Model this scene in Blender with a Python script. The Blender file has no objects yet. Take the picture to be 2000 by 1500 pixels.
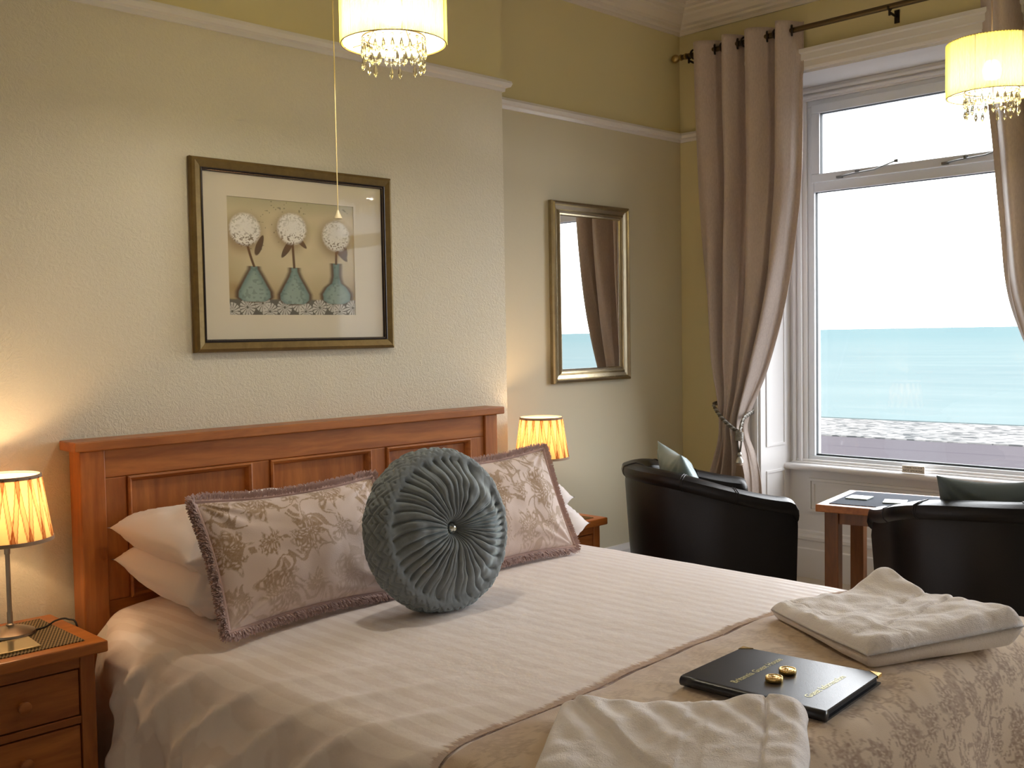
import bpy, math, random
import numpy as np
from mathutils import Vector, Matrix, noise
random.seed(7); RNG=np.random.default_rng(5)
C=bpy.context.scene.collection
PI=math.pi
H=1.34                     # camera height above the carpet; every z below is written as H + offset
sc=bpy.context.scene

# ------------------------------------------------------------------ materials
def srgb(r,g,b):
    f=lambda c:(c/255/12.92) if c/255<=0.04045 else ((c/255+0.055)/1.055)**2.4
    return (f(r),f(g),f(b),1.0)
class N:
    def __init__(s,name):
        s.m=bpy.data.materials.new(name); s.m.use_nodes=True
        s.t=s.m.node_tree; s.t.nodes.clear()
        s.out=s.n('ShaderNodeOutputMaterial')
    def n(s,typ,**k):
        x=s.t.nodes.new(typ)
        for a,b in k.items(): setattr(x,a,b)
        return x
    def l(s,a,b): s.t.links.new(a,b)
    def val(s,x,i,v):
        if hasattr(v,'is_linked') or isinstance(v,bpy.types.NodeSocket): s.l(v,x.inputs[i])
        else: x.inputs[i].default_value=v
    def math(s,op,a,b=0.0,c=None):
        x=s.n('ShaderNodeMath',operation=op); s.val(x,0,a); s.val(x,1,b)
        if c is not None: s.val(x,2,c)
        return x.outputs[0]
    def mix(s,f,a,b,typ='MIX'):
        x=s.n('ShaderNodeMix',data_type='RGBA',blend_type=typ)
        s.val(x,0,f); s.val(x,6,a); s.val(x,7,b); return x.outputs[2]
    def coord(s,scale=(1,1,1),rot=(0,0,0),kind='Object'):
        c=s.n('ShaderNodeTexCoord'); mp=s.n('ShaderNodeMapping')
        mp.inputs['Scale'].default_value=scale; mp.inputs['Rotation'].default_value=rot
        s.l(c.outputs[kind],mp.inputs['Vector']); return mp.outputs[0]
    def noise(s,vec,scale,detail=4,rough=.5,dist=0.):
        x=s.n('ShaderNodeTexNoise'); s.l(vec,x.inputs['Vector'])
        x.inputs['Scale'].default_value=scale; x.inputs['Detail'].default_value=detail
        x.inputs['Roughness'].default_value=rough; x.inputs['Distortion'].default_value=dist
        return x.outputs[0]
    def ramp(s,f,stops):
        x=s.n('ShaderNodeValToRGB'); s.l(f,x.inputs[0]); e=x.color_ramp.elements
        while len(e)<len(stops): e.new(.5)
        for i,(p,c) in enumerate(stops): e[i].position=p; e[i].color=c
        return x.outputs[0]
    def bump(s,h,strength=.3,dist=.01):
        x=s.n('ShaderNodeBump'); x.inputs['Strength'].default_value=strength; x.inputs['Distance'].default_value=dist
        s.l(h,x.inputs['Height']); return x.outputs[0]
    def bsdf(s,color,rough=.5,metal=0.,normal=None,spec=.5,**k):
        p=s.n('ShaderNodeBsdfPrincipled'); s.val(p,'Base Color',color); s.val(p,'Roughness',rough)
        s.val(p,'Metallic',metal); p.inputs['Specular IOR Level'].default_value=spec
        if normal is not None: s.l(normal,p.inputs['Normal'])
        for a,b in k.items(): s.val(p,a.replace('_',' '),b)
        s.l(p.outputs[0],s.out.inputs[0]); return p
def g(v): return (v,v,v,1)
def plain(name,col,rough=.5,metal=0.,spec=.5,nscale=0,nstr=.1,**k):
    a=N(name); nm=None
    if nscale: nm=a.bump(a.noise(a.coord(),nscale,3),nstr,.002)
    a.bsdf(col,rough,metal,nm,spec,**k); return a.m
def wood(name,axis,c1=(190,120,58),c2=(146,82,36)):
    a=N(name); sc_={'x':(.9,7,7),'y':(7,.9,7),'z':(7,7,.9)}[axis]
    v=a.coord(sc_); f=a.noise(v,2.2,6,.6,.8); f2=a.noise(v,9,3,.6,.2)
    col=a.ramp(f,[(.3,srgb(*c2)),(.5,srgb(*[(x+y)/2 for x,y in zip(c1,c2)])),(.72,srgb(*c1))])
    fine=a.ramp(f2,[(.35,g(.78)),(.6,g(1.0))])
    col=a.mix(.7,col,fine,'MULTIPLY')
    kn=a.n('ShaderNodeTexVoronoi'); a.l(a.coord((1,1,1)),kn.inputs['Vector']); kn.inputs['Scale'].default_value=3.1
    kr=a.ramp(kn.outputs['Distance'],[(.035,srgb(60,28,12)),(.07,g(1))])
    col=a.mix(.85,col,kr,'MULTIPLY')
    a.bsdf(col,.38,0,a.bump(f2,.12,.002),.5); return a.m
def fabric(name,col,rough=.9,wscale=500,bstr=.25,sheen=.3,var=.06,sheencol=None,big=0):
    a=N(name); v=a.coord(); n1=a.noise(v,wscale,2,.6); n2=a.noise(v,6,4)
    c=a.mix(a.math('MULTIPLY',n2,var*4),col,tuple(x*(1-var*2) for x in col[:3])+(1,))
    h=n1
    if big: h=a.math('ADD',n1,a.math('MULTIPLY',a.noise(v,big,3),1.5))
    a.bsdf(c,rough,0,a.bump(h,bstr,.002),.2,Sheen_Weight=sheen,Sheen_Tint=(sheencol or (1,1,1,1))); return a.m
def vcol(name,rough=.8,sheen=0.,bump=0.,metal=0.,spec=.3,cs=None,bscale=400):
    a=N(name); at=a.n('ShaderNodeAttribute',attribute_name='Col'); nm=None
    if bump: nm=a.bump(a.noise(a.coord(),bscale,2),bump,.002)
    a.bsdf(at.outputs['Color'],rough,metal,nm,spec,Sheen_Weight=sheen); return a.m
def glassy(name,w=.07,tint=(1,1,1,1)):
    a=N(name); t=a.n('ShaderNodeBsdfTransparent'); t.inputs[0].default_value=tint
    gl=a.n('ShaderNodeBsdfGlossy'); gl.inputs['Roughness'].default_value=.02
    lw=a.n('ShaderNodeLayerWeight'); lw.inputs[0].default_value=.25
    f=a.math('MULTIPLY_ADD',lw.outputs['Fresnel'],w*8,w*.3)
    mx=a.n('ShaderNodeMixShader'); a.l(f,mx.inputs[0]); a.l(t.outputs[0],mx.inputs[1]); a.l(gl.outputs[0],mx.inputs[2])
    a.l(mx.outputs[0],a.out.inputs[0]); return a.m
def emit(name,col,s):
    a=N(name); e=a.n('ShaderNodeEmission'); e.inputs[0].default_value=col; e.inputs[1].default_value=s
    a.l(e.outputs[0],a.out.inputs[0]); return a.m

def wallpaper():
    a=N('embossed_wallpaper'); v=a.coord()
    w=a.n('ShaderNodeTexWave',wave_type='RINGS'); 
    vo=a.n('ShaderNodeTexVoronoi',feature='F1'); a.l(v,vo.inputs['Vector']); vo.inputs['Scale'].default_value=26
    nn=a.noise(v,38,3,.55,2.2)
    ring=a.math('SINE',a.math('MULTIPLY',vo.outputs['Distance'],17.))
    ln=a.math('SUBTRACT',1.,a.math('MULTIPLY',a.math('ABSOLUTE',a.math('SUBTRACT',nn,.5)),11.))
    ln=a.math('MAXIMUM',ln,0.)
    h=a.math('ADD',a.math('MULTIPLY',ring,.30),ln)
    t=a.noise(v,3,3)
    col=a.mix(t,srgb(219,212,190),srgb(228,221,201))
    col=a.mix(a.math('MULTIPLY',ln,.10),col,srgb(250,240,215))
    a.bsdf(col,.42,0,a.bump(h,.30,.0026),.45); return a.m
M={}
M['paper']=wallpaper()
def paint(name,c):
    a=N(name); v=a.coord(); col=a.mix(a.noise(v,2.5,3),c,tuple(x*.94 for x in c[:3])+(1,))
    a.bsdf(col,.55,0,a.bump(a.noise(v,60,4),.12,.002),.4); return a.m
M['paint']=paint('primrose_yellow_wall_paint',srgb(222,211,165))
M['paper2']=paint('cream_textured_alcove_paper',srgb(212,204,178))
M['white_wall']=paint('pale_cream_wall_paint',srgb(238,232,220))
M['white']=plain('white_gloss_paint',srgb(228,226,226),.28,spec=.5)
M['ceil']=plain('ceiling_matt_white',srgb(228,222,212),.8)
M['cornice']=plain('cornice_plaster_white',srgb(222,214,202),.6)
M['upvc']=plain('window_white_plastic',srgb(222,226,232),.3)
M['carpet']=fabric('beige_carpet',srgb(196,184,168),.95,300,.5,.2)
for ax in 'xyz': M['wood'+ax]=wood('honey_oak_grain_'+ax,ax)
for ax in 'xz': M['wooddk'+ax]=wood('honey_pine_grain_'+ax,ax,(184,116,58),(138,78,36))
M['toe']=wood('table_oak_grain','z',(152,96,50),(104,62,30))
def linen():
    a=N('white_satin_stripe_linen'); c=a.n('ShaderNodeTexCoord'); sp=a.n('ShaderNodeSeparateXYZ'); a.l(c.outputs['Object'],sp.inputs[0])
    s=a.math('SINE',a.math('MULTIPLY',sp.outputs[0],2*PI/.05))
    s=a.ramp(a.math('MULTIPLY_ADD',s,.5,.5),[(.42,g(0)),(.58,g(1))])
    col=a.mix(s,srgb(232,220,216),srgb(240,230,227))
    rg=a.math('MULTIPLY_ADD',s,-.18,.72)
    n=a.math('ADD',a.noise(a.coord(),9,4),a.math('MULTIPLY',a.noise(a.coord(),500,2),.04))
    a.bsdf(col,rg,0,a.bump(n,.30,.02),.3,Sheen_Weight=.15); return a.m
M['linen']=linen()
M['pillow']=fabric('white_cotton_pillowcase',srgb(240,231,230),.75,500,.08,.1,.01)
M['towel']=fabric('cream_terry_towelling',srgb(247,241,241),1.,330,.9,.35,.03,big=60)
M['mattress']=fabric('mattress_ticking',srgb(215,208,200),.9)
M['divan']=fabric('divan_base_fabric',srgb(60,58,62),.9)
M['leather']=plain('black_brown_leather',srgb(17,13,14),.36,spec=.32,nscale=160,nstr=.18)
M['satinblue']=fabric('pale_blue_satin',srgb(150,172,176),.35,300,.08,.3,.05,big=14)
M['satingrey']=fabric('grey_blue_satin',srgb(92,104,108),.4,300,.08,.3,.08,big=14)
def velvet(name,c):
    a=N(name); v=a.coord(); n=a.noise(v,26,4,.6,.6)
    col=a.mix(n,tuple(x*.62 for x in c[:3])+(1,),tuple(min(1,x*1.3) for x in c[:3])+(1,))
    a.bsdf(col,.62,0,a.bump(a.noise(v,420,2),.15,.002),.25,Sheen_Weight=.8,Sheen_Roughness=.35,Sheen_Tint=(.75,.9,.9,1)); return a.m
M['velvet']=velvet('grey_green_velvet',srgb(124,131,135))
M['damask']=vcol('cut_velvet_damask',.75,.35,.25)
M['fringe']=fabric('mauve_brush_fringe',srgb(196,166,160),.85,300,.2,.5,.12)
M['fringeb']=fabric('beige_pink_eyelash_fringe',srgb(244,228,220),.85,300,.2,.5,.12)
def curt():
    a=N('mink_curtain_chenille'); v=a.coord((1,1,.35)); n=a.noise(v,160,3,.6); n2=a.noise(a.coord(),14,4)
    col=a.mix(n,srgb(166,150,142),srgb(210,195,186)); col=a.mix(a.math('MULTIPLY',n2,.3),col,srgb(196,180,168))
    a.bsdf(col,.52,0,a.bump(n,.25,.002),.4,Sheen_Weight=.35); return a.m
M['curtain']=curt()
M['bronze']=plain('antique_bronze',srgb(96,82,58),.35,.9)
M['darkbronze']=plain('dark_bronze_ring',srgb(52,44,38),.35,.8)
M['brass']=plain('aged_brass',srgb(170,145,95),.28,1.)
M['steel']=plain('brushed_steel',srgb(170,160,148),.3,1.)
M['chrome']=plain('chrome',srgb(210,210,215),.12,1.)
def gilt(name,c1,c2,rough=.42,metal=.75):
    a=N(name); v=a.coord(); n=a.noise(v,30,5,.7,.5); n2=a.noise(v,220,2)
    col=a.mix(n,srgb(*c1),srgb(*c2)); a.bsdf(col,rough,metal,a.bump(n2,.15,.001),.5); return a.m
M['giltframe']=gilt('antiqued_bronze_gilt',(96,78,46),(140,118,74))
M['mirrorframe']=gilt('champagne_silver_gilt',(150,136,108),(196,184,158),.26,.95)
M['mirror']=plain('mirror_silver',g(.9),.0,1.)
M['dark']=plain('dark_bead_strip',srgb(40,30,28),.4,.3)
M['bead']=plain('silver_bead',srgb(190,175,150),.3,.8)
M['mat']=plain('cream_mount_board',srgb(222,212,190),.8)
M['print']=vcol('art_print',.5)
M['glass']=glassy('clear_glass',.05)
M['pglass']=glassy('picture_glass',.012)
M['cable']=plain('black_plastic',srgb(22,20,20),.4)
M['goldleaf']=plain('gold_foil',srgb(240,205,130),.25,1.,nscale=300,nstr=.3)
M['goldtext']=plain('gold_blocking',srgb(214,206,150),.35,.35)
M['bookleather']=plain('navy_black_leatherette',srgb(22,24,32),.3,spec=.6,nscale=500,nstr=.12)
M['paper_w']=plain('paper_edge',srgb(30,26,30),.8)
M['coaster']=glassy('pale_glass_coaster',.2,(.8,.92,.88,1))
M['coasterLampTint']=plain('lamp_tinted_glass_coaster',srgb(205,190,150),.12,.85)  # glass coaster with the lamp's golden reflection put into its colour
M['coasterP']=plain('pale_green_coaster',srgb(165,180,172),.25)
M['signm']=plain('engraved_cream_plate',srgb(250,246,238),.4)
M['ink']=plain('black_engraving',srgb(25,22,22),.6)
M['handle']=plain('grey_metal_stay',srgb(120,122,124),.35,.8)
M['gasket']=plain('dark_rubber_gasket',srgb(50,56,58),.6)
def woven(name,c1,c2,s=170):
    a=N(name); v=a.coord((1,1,1))
    sp=a.n('ShaderNodeSeparateXYZ'); a.l(v,sp.inputs[0])
    fx=a.math('SINE',a.math('MULTIPLY',sp.outputs[0],s*4.)); fy=a.math('SINE',a.math('MULTIPLY',sp.outputs[1],s*2.))
    p=a.math('MULTIPLY_ADD',a.math('MULTIPLY',fx,fy),.5,.5)
    col=a.mix(a.ramp(p,[(.45,g(0)),(.6,g(1))]),srgb(*c1),srgb(*c2))
    a.bsdf(col,.85,0,a.bump(p,.4,.002),.12); return a.m
M['woven']=woven('dark_woven_mat',(50,42,36),(150,130,95))
M['wovenblue']=woven('slate_woven_mat',(52,56,66),(92,98,110))
def shade_mat(name,c,cd,tw=.6,thru=0.):
    # thin pleated cloth: gathered folds (attribute Col.r) are doubled and let less light through
    a=N(name); at=a.n('ShaderNodeAttribute',attribute_name='Col'); sp=a.n('ShaderNodeSeparateColor'); a.l(at.outputs['Color'],sp.inputs[0])
    col=a.mix(sp.outputs[0],cd,c)
    d=a.n('ShaderNodeBsdfDiffuse'); a.l(col,d.inputs[0]); t=a.n('ShaderNodeBsdfTranslucent'); a.l(col,t.inputs[0])
    mx=a.n('ShaderNodeMixShader'); a.val(mx,0,tw); a.l(d.outputs[0],mx.inputs[1]); a.l(t.outputs[0],mx.inputs[2])
    if thru:
        tr=a.n('ShaderNodeBsdfTransparent'); m2=a.n('ShaderNodeMixShader'); m2.inputs[0].default_value=thru
        a.l(mx.outputs[0],m2.inputs[1]); a.l(tr.outputs[0],m2.inputs[2]); mx=m2
    a.l(mx.outputs[0],a.out.inputs[0]); return a.m
M['shade']=shade_mat('pleated_silk_lampshade',srgb(240,200,140),srgb(120,66,34),.6)
M['pshade']=shade_mat('pleated_yellow_organza',srgb(250,238,120),srgb(120,92,30),.62,.10)
M['pliner']=shade_mat('white_shade_lining',g(.95),g(.8),.6,.25)
M['trim']=fabric('taupe_lampshade_braid',srgb(158,134,112),.8)
def crystal():
    a=N('cut_crystal'); gl=a.n('ShaderNodeBsdfGlass'); gl.inputs['IOR'].default_value=1.5; gl.inputs['Roughness'].default_value=.02
    gl.inputs[0].default_value=(1,.98,.9,1)
    a.l(gl.outputs[0],a.out.inputs[0]); return a.m
M['crystal']=crystal()
M['bulbw']=emit('warm_bulb_glow',(1,.72,.38,1),40)
M['bulbp']=emit('white_bulb_glow',(1,.85,.55,1),60)

# ------------------------------------------------------------------ geometry helpers
class G:
    def __init__(s): s.v=[]; s.f=[]; s.mi=[]; s.cur=0
    def add(s,vs,fs):
        o=len(s.v); s.v+= [tuple(p) for p in vs]
        for f in fs: s.f.append(tuple(i+o for i in f)); s.mi.append(s.cur)
        return s
    def box(s,x0,x1,y0,y1,z0,z1,b=0.):
        if b:
            return s.rbox(x0,x1,y0,y1,z0,z1,b)
        vs=[(x,y,z) for x in (x0,x1) for y in (y0,y1) for z in (z0,z1)]
        return s.add(vs,[(0,1,3,2),(4,6,7,5),(0,4,5,1),(2,3,7,6),(0,2,6,4),(1,5,7,3)])
    def rbox(s,x0,x1,y0,y1,z0,z1,b):
        # chamfered box
        vs=[];cx,cy,cz=[(a+c)/2 for a,c in ((x0,x1),(y0,y1),(z0,z1))]
        hx,hy,hz=(x1-x0)/2,(y1-y0)/2,(z1-z0)/2; b=min(b,hx*.9,hy*.9,hz*.9)
        idx={}
        for sx in(-1,1):
            for sy in(-1,1):
                for sz in(-1,1):
                    idx[(sx,sy,sz)]=len(vs)
                    vs+=[(cx+sx*hx,cy+sy*(hy-b),cz+sz*(hz-b)),(cx+sx*(hx-b),cy+sy*hy,cz+sz*(hz-b)),(cx+sx*(hx-b),cy+sy*(hy-b),cz+sz*hz)]
        I=lambda a,b_,c,k: idx[(a,b_,c)]+k
        fs=[]
        for q in(-1,1):
            fs.append((I(q,-1,-1,0),I(q,1,-1,0),I(q,1,1,0),I(q,-1,1,0)))
            fs.append((I(-1,q,-1,1),I(1,q,-1,1),I(1,q,1,1),I(-1,q,1,1)))
            fs.append((I(-1,-1,q,2),I(1,-1,q,2),I(1,1,q,2),I(-1,1,q,2)))
            for r in(-1,1):
                fs.append((I(q,r,-1,0),I(q,r,1,0),I(q,r,1,1),I(q,r,-1,1)))
                fs.append((I(q,-1,r,0),I(q,1,r,0),I(q,1,r,2),I(q,-1,r,2)))
                fs.append((I(-1,q,r,1),I(1,q,r,1),I(1,q,r,2),I(-1,q,r,2)))
        for k in idx.values(): fs.append((k,k+1,k+2))
        return s.add(vs,fs)
    def grid(s,P,closeu=False,closev=False,capu=False):
        # P[i][j] points
        nu,nv=len(P),len(P[0]); vs=[p for r in P for p in r]; fs=[]
        for i in range(nu if closeu else nu-1):
            for j in range(nv if closev else nv-1):
                a=i*nv+j; b=((i+1)%nu)*nv+j; c=((i+1)%nu)*nv+(j+1)%nv; d=i*nv+(j+1)%nv
                fs.append((a,b,c,d))
        if capu: fs.append(tuple(range(nv-1,-1,-1))); fs.append(tuple((nu-1)*nv+j for j in range(nv)))
        return s.add(vs,fs)
    def lathe(s,prof,n=32,c=(0,0,0),cap=False):
        P=[[(c[0]+r*math.cos(2*PI*k/n),c[1]+r*math.sin(2*PI*k/n),c[2]+z) for k in range(n)] for r,z in prof]
        return s.grid(P,closev=True,capu=cap)
    def tube(s,pts,r,n=8,cap=True,closed=False):
        pts=[Vector(p) for p in pts]; P=[]; up=None
        m=len(pts)
        for i,p in enumerate(pts):
            if closed: d=(pts[(i+1)%m]-pts[i-1]).normalized()
            else: d=(pts[min(i+1,m-1)]-pts[max(i-1,0)]).normalized()
            if up is None:
                up=Vector((0,0,1)) if abs(d.z)<.9 else Vector((1,0,0))
            a=(up-d*up.dot(d)).normalized(); up=a; b=d.cross(a)
            rr=r(i/(m-1)) if callable(r) else r
            P.append([tuple(p+a*rr*math.cos(2*PI*k/n)+b*rr*math.sin(2*PI*k/n)) for k in range(n)])
        return s.grid(P,closeu=closed,closev=True,capu=cap and not closed)
    def prism(s,poly,y0,y1,axis='y'):
        n=len(poly)
        f=(lambda a,b,c:(a,c,b)) if axis=='y' else ((lambda a,b,c:(a,b,c)) if axis=='z' else (lambda a,b,c:(c,a,b)))
        vs=[f(a,b,y0) for a,b in poly]+[f(a,b,y1) for a,b in poly]
        fs=[(i,(i+1)%n,n+(i+1)%n,n+i) for i in range(n)]+[tuple(range(n-1,-1,-1)),tuple(range(n,2*n))]
        return s.add(vs,fs)
    def sweep(s,path,prof,closed=False):
        # path: xy points, room side on the LEFT of travel; prof: (out,z)
        m=len(path); P=[]
        for i in range(m):
            p=Vector(path[i])
            d0=(p-Vector(path[i-1])).normalized() if (i>0 or closed) else None
            d1=(Vector(path[(i+1)%m])-p).normalized() if (i<m-1 or closed) else None
            if d0 is None: d0=d1
            if d1 is None: d1=d0
            n0=Vector((-d0.y,d0.x)); n1=Vector((-d1.y,d1.x)); b=(n0+n1); b=b/(b.dot(n0)) if b.length>1e-6 else n0
            P.append([(p.x+b.x*o,p.y+b.y*o,z) for o,z in prof])
        return s.grid(P,closeu=closed,closev=True,capu=not closed)
    def xf(s,mat):
        s.v=[tuple(mat@Vector(p)) for p in s.v]; return s
    def build(s,name,mat,parent=None,smooth=False,world=True,col=None,bevel=0,kind=None,label=None,solid=0,sub=0):
        me=bpy.data.meshes.new(name)
        vs=s.v
        if parent is not None and world:
            inv=WM[parent.name].inverted(); vs=[tuple(inv@Vector(p)) for p in vs]
        me.from_pydata(vs,[],s.f); me.validate(clean_customdata=False)
        mats=mat if isinstance(mat,list) else [mat]
        for m in mats: me.materials.append(m)
        if len(mats)>1:
            for p,k in zip(me.polygons,s.mi): p.material_index=k
        import bmesh
        bm=bmesh.new(); bm.from_mesh(me); bmesh.ops.recalc_face_normals(bm,faces=bm.faces); bm.to_mesh(me); bm.free()
        if smooth:
            me.polygons.foreach_set('use_smooth',[True]*len(me.polygons))
            if smooth=='auto':
                me.set_sharp_from_angle(angle=math.radians(38))
        if col is not None:
            at=me.color_attributes.new('Col','FLOAT_COLOR','POINT')
            arr=np.ones((len(me.vertices),4),dtype=np.float32); arr[:,:3]=np.asarray(col,dtype=np.float32).reshape(len(me.vertices),-1)[:,:3]
            at.data.foreach_set('color',arr.ravel())
        o=bpy.data.objects.new(name,me); C.objects.link(o)
        if bevel:
            b=o.modifiers.new('bevel','BEVEL'); b.width=bevel; b.segments=2; b.limit_method='ANGLE'
        if solid:
            b=o.modifiers.new('solidify','SOLIDIFY'); b.thickness=solid; b.offset=0
        if sub:
            b=o.modifiers.new('subd','SUBSURF'); b.levels=sub; b.render_levels=sub
        if parent is not None: o.parent=parent
        WM[o.name]=WM[parent.name].copy() if parent is not None else Matrix.Identity(4)
        if kind: o['kind']=kind
        if label: o['label']=label
        return o
WM={}
def thing(name,label,cat,loc=(0,0,0),rz=0,group=None):
    o=bpy.data.objects.new(name,None); C.objects.link(o); o.location=loc; o.rotation_euler=(0,0,rz)
    o.empty_display_size=.05
    WM[o.name]=Matrix.Translation(loc)@Matrix.Rotation(rz,4,'Z')
    o['label']=label; o['category']=cat
    if group: o['group']=group
    return o
def tag(o,label,cat,group=None):
    o['label']=label; o['category']=cat
    if group: o['group']=group
    return o
def struct(o): o['kind']='structure'; return o
def fbm(x,y,z,s=1.,o=3):
    v=0;a=1
    for k in range(o): v+=a*noise.noise(Vector((x*s,y*s,z*s))); s*=2.1; a*=.5
    return v
def sstep(a,b,x):
    t=min(1,max(0,(x-a)/(b-a))); return t*t*(3-2*t)
def nsstep(a,b,x):
    t=np.clip((x-a)/(b-a),0,1); return t*t*(3-2*t)
def interp(tab,x):
    # tab sorted by x ascending; smooth cubic hermite
    if x<=tab[0][0]: return tab[0][1]
    for i in range(len(tab)-1):
        x0,y0=tab[i]; x1,y1=tab[i+1]
        if x<=x1:
            m0=(tab[i+1][1]-tab[i-1][1])/(tab[i+1][0]-tab[i-1][0]) if i>0 else (y1-y0)/(x1-x0)
            m1=(tab[i+2][1]-y0)/(tab[i+2][0]-x0) if i+2<len(tab) else (y1-y0)/(x1-x0)
            h=x1-x0;t=(x-x0)/h
            return (2*t**3-3*t*t+1)*y0+(t**3-2*t*t+t)*h*m0+(-2*t**3+3*t*t)*y1+(t**3-t*t)*h*m1
    return tab[-1][1]
def text(s_,name,mat,parent,size,mtx,ext=.0006,bold=0.):
    cu=bpy.data.curves.new(name,'FONT'); cu.body=s_; cu.size=size; cu.align_x='CENTER'; cu.align_y='CENTER'; cu.extrude=ext; cu.offset=bold; cu.resolution_u=3
    t=bpy.data.objects.new(name+'_tmp',cu); C.objects.link(t)
    dg=bpy.context.evaluated_depsgraph_get(); me=bpy.data.meshes.new_from_object(t.evaluated_get(dg))
    bpy.data.objects.remove(t); gg=G(); gg.add([tuple(mtx@v.co) for v in me.vertices],[tuple(p.vertices) for p in me.polygons])
    return gg.build(name,mat,parent)

# ------------------------------------------------------------------ room shell
XL,XR,YB,YF,YA=-1.75,4.78,3.24,-2.0,3.48   # left wall, window wall, chimney-breast wall, wall behind camera, alcove wall
CX=3.17; CE=H+1.745; RAIL=H+1.085
OY0,OY1,OT,FX=1.48,2.99,H+1.293,5.08       # window recess
def wallgrid(path,z0,z1,zr,m_lo,m_hi,name):
    a=G()
    for i in range(len(path)-1):
        (x0,y0),(x1,y1)=path[i],path[i+1]
        a.cur=0; a.add([(x0,y0,z0),(x1,y1,z0),(x1,y1,zr),(x0,y0,zr)],[(0,1,2,3)])
        a.cur=1; a.add([(x0,y0,zr),(x1,y1,zr),(x1,y1,z1),(x0,y0,z1)],[(0,1,2,3)])
    return a
a=G(); 
def slab(a,x0,x1,y0,y1,zr,ms=(0,1)):
    a.cur=ms[0]; a.box(x0,x1,y0,y1,0,zr); a.cur=ms[1]; a.box(x0,x1,y0,y1,zr,CE)
slab(a,XL-.15,CX,YB,YB+.5,RAIL,(0,1)); slab(a,CX,XR+.45,YA,YA+.26,RAIL,(2,1))
struct(a.build('wall_back',[M['paper'],M['paint'],M['paper2']]))
a=G(); slab(a,XR,FX+.1,OY1,YA+.26,RAIL,(1,1)); a.cur=1
W2=(-.95,.35)   # added unseen window opening in the same wall, brings in fill daylight
a.box(XR,FX+.1,OY0,OY1,OT,CE); a.box(XR,FX+.1,W2[1],OY0,0,CE); a.box(XR,FX+.1,YF-.15,W2[0],0,CE)
a.box(XR,FX+.1,W2[0],W2[1],OT,CE); a.box(XR,FX+.1,W2[0],W2[1],0,H-.72)
struct(a.build('wall_right',[M['paint'],M['paint']]))
a=G(); a.box(XL-.15,XL,YF,YB,0,CE); struct(a.build('wall_left',M['white_wall']))
a=G(); a.box(XL-.15,XR,YF-.15,YF,0,CE); struct(a.build('wall_front',M['white_wall']))
a=G(); a.box(XL-.15,FX+.1,YF-.15,YA+.26,-.12,0); struct(a.build('floor',M['carpet']))
a=G(); a.box(XL-.15,FX+.1,YF-.15,YA+.26,CE,CE+.12); struct(a.build('ceiling',M['ceil']))
# cornice, picture rail, skirting (room side on the left of travel)
pathA=[(XR,YF),(XR,YA),(CX,YA),(CX,YB),(XL,YB),(XL,YF)]
cp=[(0,CE-.125),(.012,CE-.125),(.014,CE-.108),(.03,CE-.10),(.034,CE-.088),(.055,CE-.082),(.075,CE-.064),(.095,CE-.052),(.10,CE-.04),(.125,CE-.034),(.13,CE-.022),(.16,CE-.018),(.165,CE-.006),(.19,CE-.004),(.19,CE),(0,CE)]
a=G().sweep(pathA,cp,closed=True); struct(a.build('trim_1',M['cornice'],smooth=False))
rp=[(0,RAIL-.045),(.010,RAIL-.045),(.012,RAIL-.03),(.028,RAIL-.026),(.034,RAIL-.012),(.030,RAIL-.002),(.018,RAIL),(.014,RAIL+.006),(0,RAIL+.006)]
a=G().sweep([(XR,OY1+.12),(XR,YA),(CX,YA),(CX,YB),(XL,YB)],rp); struct(a.build('trim_2',M['white']))
sp_=[(0,0),(.02,0),(.02,.15),(.026,.158),(.026,.17),(.018,.185),(.02,.2),(.012,.225),(0,.228)]
a=G().sweep([(CX,YA),(CX,YB),(XL,YB)],sp_); struct(a.build('baseboard_back',M['white']))
a=G().sweep([(XR,OY1+.12),(XR,YA),(CX+.0,YA)],sp_); struct(a.build('baseboard_right',M['white']))
# architrave round the window recess
ap=[(0,0),(0,.016),(.012,.022),(.04,.022),(.046,.030),(.075,.030),(.082,.040),(.10,.040),(.10,0)]  # (distance from opening, out)
def frame_ring(ap,y0,y1,z1,x):
    P=[]
    for k,(yy,zz,sy,sz) in enumerate([(y1,0,1,0),(y1,z1,1,1),(y0,z1,-1,1),(y0,0,-1,0)]):
        P.append([(x-o,yy+sy*d,zz+sz*d) for d,o in ap])
    return G().grid(P,closev=True,capu=True)
struct(frame_ring(ap,OY0,OY1,OT,XR).build('trim_3',M['white']))
# white lining of the recess
a=G(); t=.012
a.box(XR-.001,FX+.02,OY1-t,OY1,0,OT-t); a.box(XR-.001,FX+.02,OY0,OY0+t,0,OT-t); a.box(XR-.001,FX+.02,OY0,OY1,OT-t,OT)
for y,s in ((OY1-t,-1),(OY0+t,1)):      # shutter-box panel moulding
    for (x0,x1,z0,z1) in ((XR+.05,FX-.06,H-.62,H+.2),(XR+.05,FX-.06,H+.3,H+1.15),(XR+.05,FX-.06,.3,H-.75)):
        w=.012
        for b in ((x0,x1,z0,z0+w),(x0,x1,z1-w,z1),(x0,x0+w,z0+w,z1-w),(x1-w,x1,z0+w,z1-w)):
            a.box(b[0],b[1],min(y,y+s*.006),max(y,y+s*.006),b[2],b[3])
struct(a.build('trim_4',M['white']))
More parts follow.
